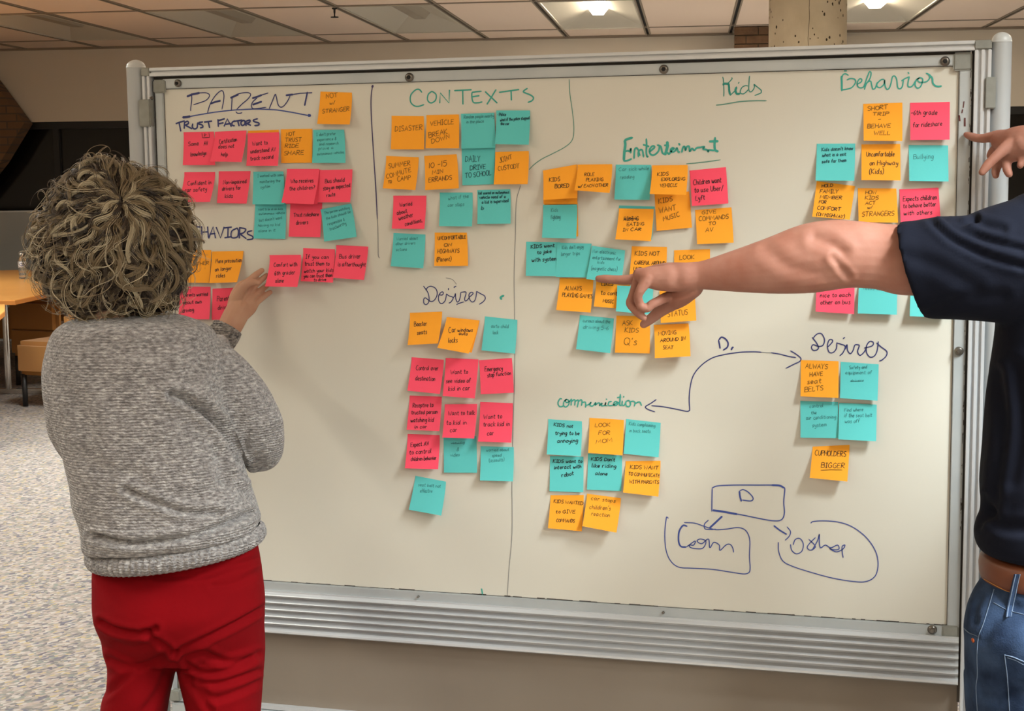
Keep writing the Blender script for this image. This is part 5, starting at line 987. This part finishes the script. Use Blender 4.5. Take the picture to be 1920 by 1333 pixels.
# jeans
rows = [(1852, 1072, 2322, 1060, .118), (1846, 1090, 2326, 1078, .122), (1833, 1110, 2334, 1100, .128), (1819, 1134, 2346, 1125, .136, -.006), (1811, 1157, 2354, 1150, .142, -.012), (1807, 1178, 2358, 1172, .146, -.015), (1808, 1206, 2360, 1200, .146, -.016), (1809, 1240, 2360, 1236, .140, -.012), (1812, 1275, 2358, 1270, .13, -.006), (1815, 1310, 2354, 1306, .12)]
mb = MB(); loft(mb, body_rings(rows, DM), 56, .92)
loft(mb, body_rings([(1812, 1270, 2080, 1270, .115), (1815, 1333, 2076, 1333, .11), (1826, 1450, 2062, 1450, .10), (1842, 1600, 2040, 1600, .085), (1856, 1750, 2025, 1750, .075), (1868, 1950, 2008, 1950, .068), (1872, 2080, 2004, 2080, .066)], DM), 32, .95)
loft(mb, body_rings([(2096, 1270, 2358, 1270, .115), (2100, 1333, 2352, 1333, .11), (2112, 1450, 2342, 1450, .10), (2134, 1600, 2326, 1600, .085), (2148, 1750, 2312, 1750, .075), (2164, 1950, 2300, 1950, .068), (2168, 2080, 2296, 2080, .066)], DM), 32, .95)
FJ = [((1807, 1177, 1820, 1188, 1834, 1193), 3, .003), ((1900, 1140, 1870, 1160, 1845, 1200), 10, .003), ((1845, 1300, 1870, 1310, 1920, 1290), 8, .003), ((1870, 1100, 1880, 1125, 1920, 1140), 6, .002), ((1812, 1215, 1822, 1250, 1818, 1300), 6, .002), ((1838, 1120, 1828, 1140, 1830, 1165), 6, .003)]
jn = organic('jeans', mb, .0048, 4, M_jean, mn, FJ, label='worn dark blue denim jeans')
bv = bvh_of(jn)
tb = MB(); thread(tb, bv, (1864, 1105, 1854, 1139, 1844, 1170, 1835, 1195, 1832.4, 1228, 1833, 1265, 1830.5, 1290, 1833, 1332), .0007); thread(tb, bv, (1808, 1178, 1818, 1187, 1833, 1193), .0009)
thread(tb, bv, (1884, 1228, 1900, 1232, 1919, 1240), .0009); thread(tb, bv, (1884, 1228, 1889, 1270, 1893, 1332), .0008); thread(tb, bv, (1889, 1233, 1904, 1238, 1919, 1246), .0005)
thread(tb, bv, (1864, 1130, 1890, 1144, 1919, 1152), .0006)
tb.build('seam_stitching', M_seam, mn, True, label='pale seam and pocket stitching')
h = hit(bv, 1824.6, 1200.5)
if h is not None: MB().lathe(h[0], [(.004, -.001), (.004, .001), (.0015, .0022)], 14, h[1]).build('rivet', M_copper, mn, True, label='copper pocket rivet')
# belt as a raised band
br = body_rings([(1847, 1044, 2330, 1036, .130), (1843, 1050, 2333, 1042, .134), (1841, 1062, 2334, 1054, .136), (1842, 1078, 2334, 1070, .135), (1845, 1088, 2332, 1080, .133), (1850, 1092, 2328, 1084, .126)], DM, 1)
mb = MB(); loft(mb, br, 96, .90); bl = mb.build('belt', M_belt, mn, True); bvb = bvh_of(bl)
tb = MB(); thread(tb, bvb, (1846, 1086, 1864, 1096, 1886, 1107, 1919, 1117), .0006)
if tb.v: tb.build('belt_stitching', M_thr, bl, True)
ml = MB()
for s_ in (-5.5, 5.5):
    pass
lp = [(1907, 1076), (1903, 1092), (1898, 1112), (1894, 1134), (1890.5, 1155)]
for sgn, wd, m_, nm in ((0, 6.2, M_jean, 'belt_loop'),):
    V = []; pp = []
    for x, y in lp:
        c = [q for q in (hit(bvb, x, y), hit(bv, x, y)) if q is not None]
        if c: pp.append(min(c, key=lambda q: np.linalg.norm(q[0] - CAM))[0] - HF*.0035)
    if len(pp) == 5:
        pp = [pp[0], pp[1], .5*pp[1] + .5*pp[3] if np.linalg.norm(pp[2] - CAM) > np.linalg.norm(.5*pp[1] + .5*pp[3] - CAM) else pp[2], pp[3], pp[4]]
        for c in pp:
            for s_ in (-wd, wd): V.append(c + HR*(s_*2.3/FOC) + HF*0)
    if len(V) == 10:
        F = [(2*i, 2*i + 1, 2*i + 3, 2*i + 2) for i in range(4)]; n = 10
        F += [tuple(n + q for q in f[::-1]) for f in F] + [(2*i, 2*i+2, n+2*i+2, n+2*i) for i in range(4)] + [(2*i+1, n+2*i+1, n+2*i+3, 2*i+3) for i in range(4)] + [(0, n, n+1, 1), (8, 9, n+9, n+8)]
        lo = mk(nm, V + [v + HF*.003 for v in V], F, m_, mn); tl = MB()
        for e in (0, 1): tube(tl, [V[2*i + e] - HF*.0006 + HR*(.0016 if e == 0 else -.0016) for i in range(5)], [.0009]*5, n=6)
        tl.build('loop_stitching', M_seam, lo, True)
for x in (1945, 2225):
    p = PD(x, 2110, DM); s = MB(); rings = []
    for t, w_, h_ in ((-.08, .026, .035), (-.06, .038, .05), (0, .042, .05), (.08, .048, .038), (.15, .05, .028), (.2, .04, .022), (.225, .02, .015)): rings.append((np.array([p[0], p[1], h_]) + fM*t, rM*w_, upW*h_))
    loft(s, rings, 24, .8); s.build('shoe', M_shoe, mn, True)
# ================================================================== tables, chairs and the low screen at the far left
M_oak = mat('oak_laminate', (240, 176, 96), .35, vary=(3, (228, 160, 80), .4)); M_oake = mat('oak_edge', (196, 122, 52), .5)
M_chrome = mat('chrome', (210, 206, 200), .18, metal=.95)
M_uph = mat('tan_upholstery', (158, 106, 44), .9, sheen=.2, bump=(120, .3, .002)); M_uphd = mat('upholstery_dark', (120, 82, 36), .9)
M_scr = mat('grey_screen', (150, 152, 150), .6, vary=(1.2, (128, 132, 132), .3))
def table(lab, poly, legs, zt=.74):
    pts = [PZ(x, y, zt) for x, y in poly]; c = np.mean(pts, 0)
    t = thing('table', lab, 'table', (c[0], c[1], 0), group='oak tables at the left')
    tp = MB().prism([p - [0, 0, .032] for p in pts], (0, 0, .026)).build('edge_band', M_oake, t)
    MB().prism([c + (p - c)*.998 - [0, 0, .006] for p in pts], (0, 0, .006)).build('table_top', M_oak, t)
    for (x, y) in legs:
        q = PZ(x, y, 0.0)
        MB().cyl((q[0], q[1], .03), (q[0], q[1], zt - .032), .022, n=20).build('leg', M_chrome, t, True, auto=True)
        mb = MB(); mb.box((q[0], q[1], .02), (RU, RV, (0, 0, 1)), (.27, .028, .018)); mb.build('foot', M_chrome, t, bevel=.008)
    return t
table('oak table with a chamfered corner and chrome leg carrying the water bottle', [(-260, 566), (28, 562.5), (175, 531), (185, 503), (-260, 512)], [(17, 738), (140, 690)])
table('oak table whose corner just shows at the left edge of the picture', [(-300, 640), (-30, 612), (9, 583), (9, 570.5), (-300, 569)], [(-150, 800)])
# bottle
B0 = PZ(43, 522.5, .741); k = .2/50.
bt = thing('water_bottle', 'clear plastic water bottle with white cap standing on the oak table', 'bottle', B0)
M_pet = mat('clear_plastic', (238, 242, 244), .08, trans=.9); M_lab = mat('label_white', (226, 230, 238), .5); M_labb = mat('label_blue', (52, 66, 140), .5); M_capw = mat('cap_white', (240, 240, 236), .4)
MB().lathe(B0, [(.026, 0), (.030, .006), (.030, .02), (.027, .028), (.0305, .036), (.0275, .05), (.0305, .064), (.0275, .078), (.031, .09), (.031, .145), (.027, .165), (.014, .185), (.0125, .190)], 32).build('bottle_body', M_pet, bt, True)
MB().lathe(B0 + [0, 0, .188], [(.0155, 0), (.0155, .016), (.014, .018)], 24).build('cap', M_capw, bt, True, auto=True)
lb_ = MB().lathe(B0 + [0, 0, .092], [(.0316, 0), (.0320, .001), (.0320, .045), (.0316, .046)], 32).build('label', M_lab, bt, True, label='white label with a blue oval')
vs = []
for r_, q in [(0, 0)] + [(1, 2*math.pi*i/20) for i in range(20)]:
    a = math.atan2(CAM[1] - B0[1], CAM[0] - B0[0]) + .75*r_*math.cos(q); vs.append(B0 + np.array([.0326*math.cos(a), .0326*math.sin(a), .092 + .023 + .011*r_*math.sin(q)]))
mk('logo_oval', vs, [(0, i, i % 20 + 1) for i in range(1, 21)], M_labb, lb_, label='blue oval emblem')
# blocky upholstered chairs
def chair_parts(t, c, rz):
    ca, sa = math.cos(rz), math.sin(rz); X = np.array([ca, sa, 0]); Y = np.array([-sa, ca, 0]); Z = np.array([0, 0, 1.0])
    def bx(off, h, nm, m_, bev): MB().box(c + X*off[0] + Y*off[1] + Z*off[2], (X, Y, Z), h).build(nm, m_, t, bevel=bev)
    bx((0, 0, .335), (.24, .24, .115), 'seat', M_uph, .03); bx((0, -.21, .53), (.235, .045, .13), 'backrest', M_uph, .035)
    for sx in (-1, 1):
        for sy in (-1, 1): MB().cyl(c + X*.2*sx + Y*.2*sy + Z*.002, c + X*.2*sx + Y*.2*sy + Z*.225, .018, n=12).build('leg', M_frame_dark, t, True)
for lab, x, dep, rz in (('tan upholstered chair nearest the table corner, far left', 34, 12.9, YR + math.pi), ('tan upholstered chair right of the first one under the table', 172, 12.9, YR + math.pi),
                        ('tan upholstered chair hidden mostly by the curly hair', 103, 11.5, YR), ('tan upholstered chair close beside the grey sweater', 122, 10.4, YR + math.pi/2)):
    p = PD(x, 600, dep); c = np.array([p[0], p[1], 0]); t = thing('lounge_chair', lab, 'chair', c, group='tan chairs round the oak tables'); chair_parts(t, c, rz)
# low grey screen behind the tables
a, b = PV(-300, 395, 13.95), PV(215, 392, 13.95); zt_ = PV(30, 395, 13.95)[2]
sc_ = thing('low_screen', 'low grey screen wall behind the oak tables', 'screen', ((a[0]+b[0])/2, (a[1]+b[1])/2, 0))
ua_, ub_ = uvz(a)[0], uvz(b)[0]; n_ = 4
for i in range(n_):
    u0, u1 = ua_ + (ub_ - ua_)*i/n_, ua_ + (ub_ - ua_)*(i+1)/n_
    rbox(MB(), u0 + .006, u1 - .006, 13.95, 13.99, .02, zt_ - .015).build('panel', M_scr, sc_)
rbox(MB(), ua_, ub_, 13.94, 14.0, zt_ - .015, zt_).build('top_rail', M_trim, sc_)
rbox(MB(), ua_, ub_, 13.94, 14.0, 0, .02).build('base_rail', M_trim, sc_)
